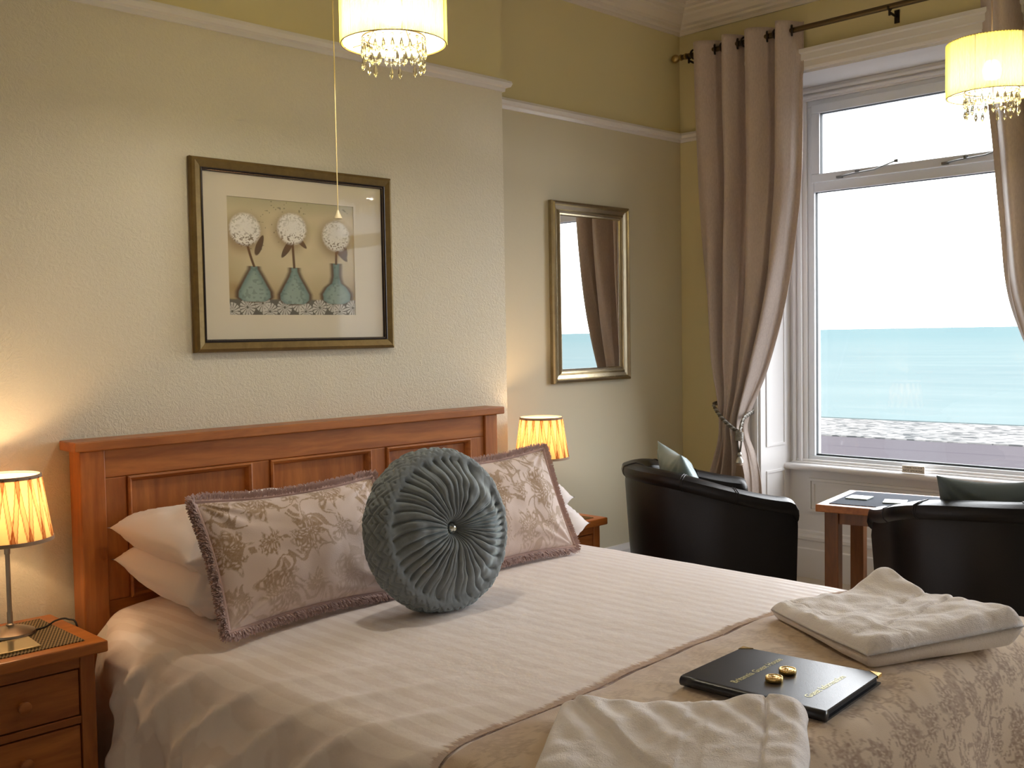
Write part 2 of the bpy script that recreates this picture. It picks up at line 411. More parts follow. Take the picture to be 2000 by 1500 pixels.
# panelled apron below the window
a=G(); a.box(FX-.01,FX+.1,OY0+t,OY1-t,0,H-.755)
x=FX-.01
py0,py1,pz0,pz1=OY0+.13,OY1-.13,.36,H-.80
for (d,o) in ((0,.014),(.016,.008)):
    for b in ((py0+d,py1-d,pz0+d,pz0+d+.014),(py0+d,py1-d,pz1-d-.014,pz1-d),(py0+d,py0+d+.014,pz0+d+.014,pz1-d-.014),(py1-d-.014,py1-d,pz0+d+.014,pz1-d-.014)):
        a.box(x-o,x,*b)
struct(a.build('trim_5',M['white']))
spw=[(0,0),(.028,0),(.028,.155),(.022,.162),(.022,.20),(.03,.208),(.03,.222),(.014,.235),(.014,.25),(0,.256)]
a=G().sweep([(x,OY0+t),(x,OY1-t)],spw); struct(a.build('trim_6',M['white']))

# ------------------------------------------------------------------ window 1 : fixed pane below, top-hung vent above
def make_window(tagname,y0,y1,stays=True):
    # y0..y1 inner edges of opening lining
    root=bpy.data.objects.new(tagname,None); C.objects.link(root); root['kind']='structure'; root.location=(FX,(y0+y1)/2,H-.755); WM[root.name]=Matrix.Translation(root.location)
    zb,zt=H-.735,OT-.012
    def ring(yy0,yy1,zz0,zz1,w,x0,x1,b=.004):
        q=G(); ws=w if isinstance(w,tuple) else (w,w,w,w)  # y0 side,y1 side,bottom,top
        q.box(x0,x1,yy0,yy1,zz0,zz0+ws[2]); q.box(x0,x1,yy0,yy1,zz1-ws[3],zz1)
        q.box(x0,x1,yy0,yy0+ws[0],zz0+ws[2],zz1-ws[3]); q.box(x0,x1,yy1-ws[1],yy1,zz0+ws[2],zz1-ws[3]); return q
    # moulded timber box frame
    q=ring(y0,y1,zb,zt,(.1,.1,.0201,.07),FX,FX+.10)
    for s,yy in ((1,y0),(-1,y1)):
        for d,o,w in ((.02,.012,.02),(.062,.018,.014)):
            ya,yb=sorted((yy+s*d,yy+s*(d+w))); q.box(FX-o,FX,ya,yb,zb,zt-.02)
    q.box(FX-.014,FX,y0+.02,y1-.02,zt-.035,zt-.018); q.box(FX-.02,FX,y0+.06,y1-.06,zt-.062,zt-.048)
    q.build('window_frame',M['white'],root,bevel=.003)
    ya,yb=y0+.1,y1-.1
    fy0,fy1,fz0,fz1=ya,yb,zb+.02,zt-.07
    q=ring(fy0,fy1,fz0,fz1,(.038,.038,.034,.034),FX+.012,FX+.08)
    q.box(FX+.012,FX+.08,fy0+.038,fy1-.038,H+.727,H+.782)
    q.build('plastic_frame',M['upvc'],root,bevel=.003)
    # vent sash
    vy0,vy1,vz0,vz1=fy0+.03,fy1-.03,H+.775,fz1-.026
    q=ring(vy0,vy1,vz0,vz1,(.048,.048,.045,.048),FX-.004,FX+.06); sash=q.build('vent_sash',M['upvc'],root,bevel=.004)
    q=G(); q.box(FX+.03,FX+.036,vy0+.046,vy1-.046,vz0+.043,vz1-.046); q.build('pane',M['glass'],sash)
    q=ring(vy0+.046,vy1-.046,vz0+.043,vz1-.046,.004,FX+.008,FX+.029); q.build('gasket',M['gasket'],sash)
    q=G(); q.box(FX+.05,FX+.056,fy0+.036,fy1-.036,fz0+.032,H+.729); q.build('pane',M['glass'],root)
    q=ring(fy0+.036,fy1-.036,fz0+.032,H+.729,(.004,.004,.012,.004),FX+.03,FX+.049); q.build('gasket',M['gasket'],root)
    # sill board with rounded nose
    n=[(FX+.02,H-.722),(FX-.055,H-.722)]+[(FX-.055-.0165*math.sin(k*PI/6),H-.7385+.0165*math.cos(k*PI/6)) for k in range(1,6)]+[(FX-.055,H-.755),(FX+.02,H-.755)]
    q=G(); q.add([(p[0],y0,p[1]) for p in n]+[(p[0],y1,p[1]) for p in n],[(i,(i+1)%len(n),len(n)+(i+1)%len(n),len(n)+i) for i in range(len(n))]+[tuple(range(len(n))),tuple(range(len(n),2*len(n)))])
    q.build('window_sill',M['white'],root,smooth='auto')
    q=G(); q.box(FX-.02,FX+.012,y0+.02,y1-.02,H-.7215,H-.712); q.box(FX-.008,FX+.012,y0+.03,y1-.03,H-.712,H-.70); q.build('sill_bead',M['white'],root,bevel=.003)
    if stays:
        for c,s in ((2.53,1),(1.98,-1)):
            q=G(); z=H+.80
            q.tube([(FX-.018,c+.15,z-.012),(FX-.03,c+.08,z-.006),(FX-.03,c-.05,z+.001),(FX-.022,c-.12,z+.022),(FX-.012,c-.155,z+.034)],.0038,6)
            q.box(FX-.022,FX-.004,c+.135,c+.165,z-.018,z-.006); q.box(FX-.03,FX-.004,c+.045,c+.056,z-.004,z+.012); q.box(FX-.016,FX-.004,c-.165,c-.145,z+.026,z+.04)
            q.build('window_stay',M['handle'],root,smooth='auto')
    return root
make_window('window_1',OY0+t,OY1-t)
make_window('added_fill_window',W2[0],W2[1],False)  # added window, out of frame, there to brighten the room
a=G(); p=thing('smoking_notice','small cream plate reading thank you for not smoking on the window sill','sign',(FX-.062,2.262,H-.722))
a=G(); a.box(FX-.066,FX-.058,2.205,2.319,H-.7215,H-.684); a.build('plate',M['signm'],p,bevel=.0015)
mt=Matrix.Translation((FX-.0665,2.262,H-.6945))@Matrix.Rotation(-PI/2,4,'Z')@Matrix.Rotation(PI/2,4,'X')
text('THANK YOU FOR','lettering',M['ink'],p,.0115,mt,.0003,-.0001)
mt=Matrix.Translation((FX-.0665,2.262,H-.7095))@Matrix.Rotation(-PI/2,4,'Z')@Matrix.Rotation(PI/2,4,'X')
text('NOT SMOKING','lettering',M['ink'],p,.0148,mt,.0003,-.0001)

# ------------------------------------------------------------------ outside: promenade, shingle, sea
def flat(a,col):
    d=a.n('ShaderNodeBsdfDiffuse'); a.l(col,d.inputs[0]); a.l(d.outputs[0],a.out.inputs[0])
def tarmac():
    a=N('mauve_grey_paving'); v=a.coord((1,.12,1)); n=a.noise(v,3,5,.7); c=a.n('ShaderNodeTexCoord'); sp=a.n('ShaderNodeSeparateXYZ'); a.l(c.outputs['Object'],sp.inputs[0])
    ln=a.math('LESS_THAN',a.math('FRACT',a.math('MULTIPLY',sp.outputs[0],.22)),.06)
    col=a.mix(n,(.040,.036,.040,1),(.048,.044,.048,1)); col=a.mix(a.math('MULTIPLY',ln,.45),col,(.032,.028,.033,1)); flat(a,col); return a.m
def pebbles():
    a=N('shingle_pebbles'); v=a.coord(); vo=a.n('ShaderNodeTexVoronoi'); a.l(v,vo.inputs['Vector']); vo.inputs['Scale'].default_value=3.0
    n=a.noise(v,1.3,4,.7); sp=a.n('ShaderNodeSeparateColor'); a.l(vo.outputs['Color'],sp.inputs[0])
    col=a.mix(sp.outputs[0],(.018,.020,.022,1),(.16,.155,.15,1)); col=a.mix(a.math('MULTIPLY',n,.45),col,(.068,.068,.066,1))
    flat(a,col); return a.m
def seam():
    a=N('pale_green_sea'); v=a.coord((1,.18,1)); n=a.noise(v,.09,6,.65,.4); n2=a.noise(a.coord((1,.3,1)),.7,4)
    c=a.n('ShaderNodeTexCoord'); sp=a.n('ShaderNodeSeparateXYZ'); a.l(c.outputs['Object'],sp.inputs[0])
    far=a.n('ShaderNodeMapRange'); a.l(sp.outputs[0],far.inputs[0]); far.inputs[1].default_value=0; far.inputs[2].default_value=500
    col=a.mix(far.outputs[0],(.070,.089,.090,1),(.054,.080,.084,1)); col=a.mix(a.ramp(n,[(.42,g(0)),(.66,g(.7))]),col,(.054,.075,.079,1))
    col=a.mix(a.ramp(n2,[(.6,g(0)),(.72,g(.35))]),col,(.092,.104,.104,1))
    flat(a,col); return a.m
rot=math.radians(3.5)     # the front runs very slightly askew to the house
def strip(name,x0,z0,x1,z1,mat,n=1,y=4000,th=.4):
    a=G(); c_,s_=math.cos(rot),math.sin(rot)
    P=[]
    xs=[x0+(x1-x0)*(k/n) for k in range(n+1)]
    o=(x0,0,z0)
    L=[(0,-y,0),(x1-x0,-y,z1-z0),(x1-x0,y,z1-z0),(0,y,0)]
    a.add(L+[(p[0],p[1],p[2]-th) for p in L],[(0,1,2,3),(7,6,5,4),(0,4,5,1),(1,5,6,2),(2,6,7,3),(3,7,4,0)])
    ob=a.build(name,mat); ob.location=o; ob.rotation_euler=(0,0,rot); return ob
GZ=H-4.5
o=strip('promenade_paving',6.2,GZ,41.5,GZ,tarmac(),y=300); struct(o)
o=strip('shingle_beach',41.5,GZ+.05,58,GZ-.7,pebbles(),y=300); o['kind']='stuff'; tag(o,'grey shingle beach between the paved promenade and the sea','beach')
o=strip('sea',57.5,GZ-.62,9000,GZ-.62,seam(),y=9000); o['kind']='stuff'; tag(o,'pale green sea meeting a white sky beyond the beach','sea')

# ------------------------------------------------------------------ bed with panelled headboard
bed=thing('bed','large bed with honey oak headboard of three fielded panels against the back wall','bed',(2.15,2.1,0))
hb=G(); hb.box(1.34,2.94,3.165,3.20,.35,H-.333); 
hbo=hb.build('headboard',M['woodz'],bed)
def hbpart(nm,*b,m='woodx',bev=.004):
    q=G(); q.box(*b); return q.build(nm,M[m],hbo,bevel=bev)
hbpart('cap_rail',1.246,3.036,3.118,3.235,H-.331,H-.301,bev=.004)
hbpart('post',1.266,1.345,3.135,3.215,0,H-.331,m='woodz'); hbpart('post',2.938,3.008,3.135,3.215,0,H-.331,m='woodz')
hbpart('top_rail',1.345,2.938,3.145,3.166,H-.42,H-.331)
for x0,x1 in ((1.345,1.415),(1.852,1.924),(2.356,2.428),(2.86,2.938)): hbpart('stile',x0,x1,3.145,3.166,H-.80,H-.42,m='woodz')
hbpart('bottom_rail',1.345,2.938,3.145,3.166,H-.92,H-.80)
for x0,x1 in ((1.415,1.852),(1.924,2.356),(2.428,2.86)):
    P=[]
    z0,z1=H-.80,H-.42
    for (xx,zz,sx,sz) in ((x0,z0,1,1),(x1,z0,-1,1),(x1,z1,-1,-1),(x0,z1,1,-1)):
        P.append([(xx+sx*d,y,zz+sz*d) for d,y in ((0,3.16),(0,3.137),(.006,3.134),(.013,3.140),(.02,3.156),(.02,3.1655))])
    q=G().grid(P,closeu=True,closev=True); q.build('panel_moulding',M['woodx'],hbo)
    q=G(); q.box(x0+.02,x1-.02,3.158,3.1665,z0+.02,z1-.02); q.build('panel',M['woodz'],hbo)
q=G(); q.rbox(1.30,3.0,1.02,3.125,.10,.33,.02); q.build('divan_base',M['divan'],bed)
q=G(); q.rbox(1.28,3.02,1.0,3.13,.331,H-.845,.04); q.build('mattress',M['mattress'],bed)
for x in (1.4,2.9):
    for y in (1.12,3.0):
        q=G().lathe([(.0,0),(.022,0),(.028,.1),(0,.1)],12,(x,y,0)); q.build('leg',M['cable'],bed)

# duvet surface: returns a point for arc-length coordinates (a across, b from head to foot)
BX,BY0,BY1=2.143,3.09,.935      # centre line, head edge, foot edge
HW=.915; RR=.075
def edgeprof(t,r):              # t distance past the start of the shoulder; returns (out, drop)
    L=r*PI/2
    if t<=0: return 0.,0.
    if t<L: an=t/r; return r*math.sin(an),r*(1-math.cos(an))
    return r,r+(t-L)
def duvet_pt(a,b,lift=0.):
    s=1 if a>=0 else -1; aa=abs(a)
    ox,dx=edgeprof(aa-(HW-RR),RR)
    pin=.075*math.exp(-((b-.0)/.13)**2)
    x=BX+s*((min(aa,HW-RR)+ox)*(1-pin)+lift*sstep(0,.1,dx))
    Lt=(BY0-BY1)-RR
    oy,dy=edgeprof(b-Lt,RR)
    y=BY0-(min(b,Lt)+oy+lift*sstep(0,.1,dy))
    top=H-.785-.045*(min(aa,HW)/HW)**4
    top-=.010*math.exp(-((y-3.05)/.15)**2)
    # soft quilting waves
    top+=.0035*fbm(x,y,1.3,2.6,3)
    # two drops combine at a corner without tearing
    d=dx+dy if min(dx,dy)<.02 else (dx**4+dy**4)**.25
    z=top-d+lift*(1-sstep(0,.12,d))
    hang=sstep(.05,.30,max(dx,dy))
    if dx>.02:      # side drape: pleats that open downwards
        fl=.06*hang*math.sin(b*17+1.6*math.sin(b*5)+dx*3)*.5+.035*hang*fbm(b*1.6,dx*1.2,3,2,2)
        x+=s*(fl-.03*sstep(.02,.16,dx)*(1-hang)*.0+.02*hang)
        y+=.02*hang*math.cos(b*17)
        if s<0: # left side billows over the mattress edge then falls in
            x+= -.010*math.exp(-((dx-.16)/.08)**2)
    if dy>.02:
        y-= .02*hang*math.sin(a*13+1)+.035*hang
    z=max(z,.03+ .01*math.sin(b*20))
    return (x,y,z)
def duvet_grid(amin,amax,bmin,bmax,na,nb,lift=0.,edge=None):
    P=[]
    for i in range(na):
        a_=amin+(amax-amin)*i/(na-1); r=[]
        for j in range(nb):
            b_=bmin+(bmax-bmin)*j/(nb-1)
            if edge: b_+=edge(a_,j/(nb-1))
            r.append(duvet_pt(a_,b_,lift))
        P.append(r)
    return P
def dl_wr(P,A,B):
    return P
drop=.52
Amax=HW-RR+RR*PI/2+drop-.05; Bmax=(BY0-BY1)-RR+RR*PI/2+drop-.12
P=duvet_grid(-Amax,Amax,0,Bmax,190,210)
# diagonal drag folds falling from the pillow end on the near left side
for i,r in enumerate(P):
    for j,p in enumerate(r):
        x,y,z=p; d=H-.79-z
        if x<1.75 and y<3.0:
            w=sstep(1.75,1.3,x)*sstep(3.05,2.7,y)*sstep(.7,1.4,y)
            q=(y*1.0+ (z-H)*1.15+ (x-1.2)*.55)
            f=(1-abs(math.sin(q*15+.8*noise.noise(Vector((x*1.5,y*1.5,z*1.5))))))**2.*1.0-.35+.3*noise.noise(Vector((q*16,x*2,z*1.2)))
            k=.018*w*f*sstep(-.02,.16,d+.03)
            k+=.0035*w*sstep(.05,.2,d)*math.sin(y*62+q*9+2*noise.noise(Vector((x*4,y*6,z*3))))
            r[j]=(x-k*(1 if d>.05 else .2),y,z+k*(.9 if d<.06 else .2))
a=G().grid(P); du=a.build('duvet',M['linen'],smooth=True,solid=.012)
tag(du,'white duvet with satin stripes spread over the bed and hanging at its side','duvet')
a=G(); # sheet tucked over the mattress at the pillow end
# ------------------------------------------------------------------ damask pattern
def damask(x,y,seed=0,sc=1.):
    x=x/sc; y=y/sc
    tx,ty=.23,.27
    m=np.zeros_like(x)
    wx=x+.006*np.sin(70*y)+.004*np.sin(121*x+seed); wy=y+.006*np.sin(64*x)+.004*np.sin(133*y)
    for ox,oy,R in ((0,0,.050),(tx/2,ty/2,.044),(tx*.5,0,.024),(0,ty*.5,.026)):
        u=(wx-ox+tx/2)%tx-tx/2; v=(wy-oy+ty/2)%ty-ty/2
        r=np.sqrt(u*u+v*v*.8); th=np.arctan2(v,u)
        rb=R*(1+.22*np.cos(9*th)+.08*np.cos(22*th))
        body=(r<rb)
        det=np.sin(r*420+1.5*np.cos(9*th))*.5+.5*np.cos(18*th+r*200)
        m=np.maximum(m,body*nsstep(-.55,.1,det)*.95)
        m=np.maximum(m,((r>rb*1.0)&(r<rb*1.13))*.5)
    w=np.sin(52*wx+2.6*np.sin(34*wy+seed)+1)+np.sin(58*wy+2.6*np.sin(41*wx+1.3))
    w2=np.sin(23*wx+4.1*np.cos(17*wy))*np.cos(29*wy-2)
    scroll=(np.abs(w-.1)<.30)&(w2>-.15)
    leaf=(w>1.15)&(w2>.05)
    m=np.maximum(m,scroll*.85); m=np.maximum(m,leaf*.8*(np.sin(300*wx+200*wy)>-.4))
    return m
def hashn(x,y):
    v=np.sin(x*1271.3+y*3171.7)*43758.5453; return v-np.floor(v)
def mixc(m,c1,c2): 
    c1=np.array(c1[:3]);c2=np.array(c2[:3]); return c1[None]*(1-m[:,None])+c2[None]*m[:,None]
# ------------------------------------------------------------------ throw across the foot of the bed
T0=BY0-1.50
def tedge(a_,t):
    return (1-t)*(.022*fbm(a_,2,0,3,2)+.012*math.sin(a_*2.2+.4)-.03*a_)
NA,NB=420,330; Bth=(BY0-BY1)-RR+RR*PI/2+.36; At=HW-RR+RR*PI/2+.40
P=duvet_grid(-At,At,T0,Bth,NA,NB,lift=.012,edge=tedge)
for i in range(NA):
    for j in range(NB):
        x,y,z=P[i][j]
        k=.006*fbm(x*1.0,y*1.0,7.7,5,3)*(1-sstep(H-.8,H-.9,-0+z)*0)
        z+=k
        if j<5: z-=.010*(1-j/5)
        P[i][j]=(x,y,z)
aa=np.linspace(-At,At,NA)[:,None].repeat(NB,1).ravel(); bb=np.linspace(T0,Bth,NB)[None].repeat(NA,0).ravel()
m=damask(aa,bb,1,.95); hn=hashn(np.round(aa*260),np.round(bb*260))
cf=nsstep(1.9,2.25,bb)                     # pile pressed flat and paler near the bound edge
m=m*(.32+.42*cf)*(.6+.6*hn)
col=mixc(np.clip(m,0,1),srgb(206,184,158),srgb(120,80,48))
edge=np.exp(-((bb-T0)/.05)**2); col=col*(1-.5*edge[:,None])+np.array(srgb(186,160,150)[:3])[None]*.5*edge[:,None]
a=G().grid(P); th=a.build('bed_throw',M['damask'],smooth=True,col=col,solid=.006)
tag(th,'beige cut velvet throw with brown floral motifs across the foot of the bed','throw')
# short eyelash fringe on the throw's bound edge
a=G()
for k in range(2000):
    a_=-HW*1.02+2.04*HW*random.random(); b_=T0+tedge(a_,0)
    p=Vector(duvet_pt(a_,b_,.010)); L=.014+.026*random.random(); q=Vector(duvet_pt(a_+random.uniform(-.008,.008),b_-L,.004+.006*random.random())); w=.0014
    a.add([(p.x-w,p.y,p.z),(p.x+w,p.y,p.z),tuple(q),(p.x,p.y,p.z+.003)],[(0,1,2),(0,3,2),(1,3,2)])
a.build('fringe',M['fringeb'],th,kind='stuff')

# ------------------------------------------------------------------ pillows and cushions
def pillow_pts(W,Hh,T,nu=60,nv=44,ax=.06,ay=.07,p=2.4,flange=0.,seed=0,wr=.006,asym=0.):
    front=[];back=[]
    for sgn,L in ((1,front),(-1,back)):
        for i in range(nu):
            u=-1+2*i/(nu-1); r=[]
            for j in range(nv):
                v=-1+2*j/(nv-1)
                uu=u;vv=v
                x=W*uu*(1-ax*(1-vv*vv)**1.0); y=Hh*vv*(1-ay*(1-uu*uu)**1.0)
                fu=min(1,abs(uu)/(1-flange)); fv=min(1,abs(vv)/(1-flange))
                h=T*((1-fu**p)*(1-fv**p))**.55
                h*=1+.10*noise.noise(Vector((x*5+seed,y*5,sgn*2.)))+asym*y/Hh
                e=max(abs(uu),abs(vv)); fold=wr*noise.noise(Vector((x*13+seed,y*13,sgn*3.+1)))*sstep(0,.25,1-e)*1.4
                # drag wrinkles running in from the corners
                cd=min(math.hypot(abs(uu)-1,abs(vv)-1)/.9,1); fold+=wr*1.2*(1-cd)*math.sin(14*math.atan2(1-abs(vv)+.01,1-abs(uu)+.01))*sstep(0,.2,1-e)
                r.append((x,y,sgn*h+fold*(1 if h>1e-4 else 0)))
            L.append(r)
    return front,back
def place(pts,mtx): return [[tuple(mtx@Vector(p)) for p in r] for r in pts]
def frame_m(o,ex,ey):
    ex=Vector(ex).normalized(); ey=Vector(ey); ey=(ey-ex*ey.dot(ex)).normalized(); ez=ex.cross(ey)
    return Matrix(((ex.x,ey.x,ez.x,o[0]),(ex.y,ey.y,ez.y,o[1]),(ex.z,ey.z,ez.z,o[2]),(0,0,0,1)))
def bend(pts,f): return [[f(*p) for p in r] for r in pts]
def simple_pillow(name,label,cat,W,Hh,T,mtx,mat,group=None,**k):
    f,b=pillow_pts(W,Hh,T,**k); f=place(f,mtx); b=place(b,mtx); a=G().grid(f); a.grid(b)
    o=a.build(name,mat,smooth=True); 
    import bmesh
    bm=bmesh.new(); bm.from_mesh(o.data); bmesh.ops.remove_doubles(bm,verts=bm.verts,dist=1e-5); bmesh.ops.recalc_face_normals(bm,faces=bm.faces); bm.to_mesh(o.data); bm.free()
    for pl in o.data.polygons: pl.use_smooth=True
    tag(o,label,cat,group); return o
PG='white pillows stacked against the headboard'
for nm,lab,x,y,z,sd,T,W,rz,up in (
  ('pillow','white pillow at the bottom of the left stack beside the headboard post',1.715,2.855,H-.700,1,.096,.375,.04,.035),
  ('pillow','white pillow on top of the left stack, its corner poking toward the bedside lamp',1.72,2.875,H-.590,2,.088,.38,.05,.02),
  ('pillow','white pillow at the bottom of the right stack near the far bedside table',2.625,2.84,H-.700,3,.092,.385,-.06,.0),
  ('pillow','white pillow on top of the right stack, one tip showing past the floral cushion',2.585,2.875,H-.600,4,.080,.38,-.05,.0)):
    ex=Vector((math.cos(rz),math.sin(rz),0)); ey=Vector((-math.sin(rz),math.cos(rz),.02))
    o=simple_pillow(nm,lab,'pillow',W,.245,T,frame_m((x,y,z),ex,ey),M['pillow'],PG,flange=.02,p=4.6,ax=.035,ay=.05,seed=sd*2.3,wr=.010)
    for v in o.data.vertices:      # front seam sags over what lies below, outer tips lift
        c=v.co; fr=sstep(y-.10,y-.27,c.y); e=sstep(.55,1.0,abs(c.x-x)/W)
        c.z-=.030*fr*(1-.3*e); c.y+=.045*fr*e*e
        if c.y>y: c.z+=up*e*sstep(y,y+.22,c.y)
        c.z=max(c.z,H-.786)

def fringed(label,BL,BR,TL,TR,T,seed,bulge=1.):
    BL,BR,TL,TR=[Vector(p) for p in (BL,BR,TL,TR)]
    cen=(BL+BR+TL+TR)/4; ex=((BR-BL)+(TR-TL)); ey=((TL-BL)+(TR-BR))
    W=ex.length/4; Hh=ey.length/4
    root=thing('fringed_cushion',label,'cushion',tuple((BL+BR)/2),0,'beige floral cushions with mauve fringe')
    mt=frame_m(cen,ex,ey)
    if (mt@Vector((0,0,1))-cen).y>0: pass
    nu,nv=230,150
    f,b=pillow_pts(W-.015,Hh-.015,T,nu,nv,ax=.05,ay=.11,p=2.0,seed=seed,wr=.005)
    # z axis of mt: ex x ey ; front faces camera (-Y)
    sgn=1 if (mt.to_3x3()@Vector((0,0,1))).y<0 else -1
    A=G(); xs=[];ys=[]
    for L in (f,b):
        P=place(L,mt); A.grid(P)
        for r in L:
            for p in r: xs.append(p[0]); ys.append(p[1])
    xs=np.array(xs)+seed*.37; ys=np.array(ys)+seed*.11
    m=damask(xs,ys,seed); hn=hashn(np.round(xs*420),np.round(ys*420))
    yy=(np.array(ys)-seed*.11)/Hh
    wear=.35+.65*nsstep(-.75,.25,yy+.35*np.sin(xs*9))
    m=m*wear*(.8+.3*hn)
    col=mixc(np.clip(m,0,1),srgb(224,205,198),srgb(164,134,102))
    o=A.build('cover',M['damask'],root,smooth=True,col=col)
    # brush fringe round the seam
    def rim(t):
        t=(t%4); k=int(t); s=-1+2*(t-k)
        u,v=[(s,-1),(1,s),(-s,1),(-1,-s)][k]
        x=(W-.015)*u*(1-.05*(1-v*v)); y=(Hh-.015)*v*(1-.11*(1-u*u))
        n=[(0,-1),(1,0),(0,1),(-1,0)][k]
        # rounded direction at corners
        cu=abs(u)**14*(1 if u>0 else -1); cv=abs(v)**14*(1 if v>0 else -1)
        d=Vector((cu,cv,0)); d=d.normalized() if d.length>.05 else Vector((n[0],n[1],0))
        return Vector((x,y,0)),d
    F=G(); 
    core=[mt@(rim(4*i/160)[0]+rim(4*i/160)[1]*.004) for i in range(160)]
    F.tube(core,.008,7,closed=True)
    for i in range(7500):
        t=4*random.random(); p,d=rim(t); tn=Vector((-d.y,d.x,0))
        L=.019+.011*random.random(); el=random.uniform(-1.2,1.2)
        q=p+d*(.002+L*math.cos(el))+Vector((0,0,L*.75*math.sin(el)))+tn*random.uniform(-.006,.006)
        w=.0016; p0=p-tn*w;p1=p+tn*w; q0=q-tn*w*.8; q1=q+tn*w*.8
        F.add([tuple(mt@x) for x in (p0,p1,q1,q0)],[(0,1,2,3)])
    F.build('fringe',M['fringe'],root)
    return root
fringed('beige floral fringed cushion, the wider one left of the round cushion',(1.325,2.43,H-.775),(1.945,2.425,H-.775),(1.355,2.605,H-.43),(1.975,2.60,H-.42),.075,1)
fringed('beige floral fringed cushion, partly hidden, right of the round cushion',(2.125,2.455,H-.775),(2.755,2.465,H-.775),(2.105,2.62,H-.42),(2.735,2.61,H-.40),.072,2)

# round pleated velvet cushion
rc=thing('round_cushion','round grey velvet cushion with radial pleats and a crystal button centre','cushion',(1.95,2.29,H-.79))
R0=.232; TT=.088
ntheta=560
Cn=Vector((1.926,2.262,H-.555)); nrm=Vector((-.02,-math.cos(math.radians(10)),math.sin(math.radians(10)))).normalized()
exr=Vector((1,0,0)); exr=(exr-nrm*exr.dot(nrm)).normalized(); eyr=nrm.cross(exr)*1
eyr=eyr if eyr.z>0 else -eyr
prof=[]
# param: 0 front centre -> rim -> side -> back centre
for k in range(60): s=k/59; prof.append(('f',s))
for k in range(1,46): s=k/46; prof.append(('s',s))
for k in range(20): s=k/19; prof.append(('b',s))
P=[]
ph=[random.uniform(-1,1) for _ in range(64)]
for kind,s in prof:
    row=[]
    for i in range(ntheta):
        th=2*PI*i/ntheta
        if kind=='f':
            r=s*(R0-.035); 
            z=TT*(1.0+.16*math.sin(PI*min(1,s*1.0))) - .046*math.exp(-(s/.13)**2) - .030*sstep(.62,1,s)**1.3
            sw=th+.5*s*(1-s)+.10*math.sin(3*th+1)*s
            n1=math.sin(17*sw+2.2*math.sin(2*th+.5)+1.1*math.sin(5*th)+.8*s*math.sin(4*th)); n2=math.sin(11.5*sw*2+2.4*math.sin(3*th)+2+1.5*s)
            ridge=(1-abs(n1))**1.9*1.25+.35*(1-abs(n2))**2.2*sstep(0,.5,s)*(.5+.5*math.sin(3*th+1))
            amp=.011*sstep(.03,.35,s)*(1-.25*sstep(.8,1,s))
            z+= -amp*ridge+.006*noise.noise(Vector((6*math.cos(th)*s,6*math.sin(th)*s,2)))
        elif kind=='s':
            an=s*PI; bulge=math.sin(an)
            r=(R0-.035)+.035*bulge**.55
            z=(TT-.030)*math.cos(an)*(1 if an>.35 else 1.0)
            # smocked lattice
            A_=30*th; B_=s*PI*6.5
            w1=math.sin(A_+B_+.25*math.sin(7*th)); w2=math.sin(A_-B_+.3*math.cos(9*th))
            over=1 if math.sin(A_)*math.cos(B_*.5)>0 else .55
            hgt=max(abs(w1)**.6*over,abs(w2)**.6*(1.55-over))
            r+= .0095*(hgt-.55)*sstep(0,.14,s)*sstep(1,.9,s)+.004*noise.noise(Vector((math.cos(th)*6,math.sin(th)*6,s*4)))
        else:
            r=(1-s)*(R0-.035); z=-(TT-.030)-.02*math.sin(PI*s*.9)+.0
        # soft squash where it rests
        x=r*math.cos(th); y=r*math.sin(th)
        p=Cn+exr*x+eyr*y+nrm*z
        zb=H-.783
        if p.z<zb+.012: p.z=zb+.012-(zb+.012-p.z)*.25
        row.append(tuple(p))
    P.append(row)
a=G().grid(P,closev=True); cv=a.build('cover',M['velvet'],rc,smooth=True)
bc=Cn+nrm*(TT*1.0-.026)
q=G(); 
prf=[(0.0001,.013),(.006,.012),(.0125,.006),(.0135,0),(.012,-.005),(.0001,-.008)]
mtb=frame_m(bc,exr,eyr)
if (mtb.to_3x3()@Vector((0,0,1))).dot(nrm)<0: mtb=mtb@Matrix.Rotation(PI,4,'X')
q.lathe([(r*1.15,z*1.2) for r,z in prf],8); q.xf(mtb); q.build('crystal_button',plain('rhinestone',srgb(215,220,215),.05,.9),rc)

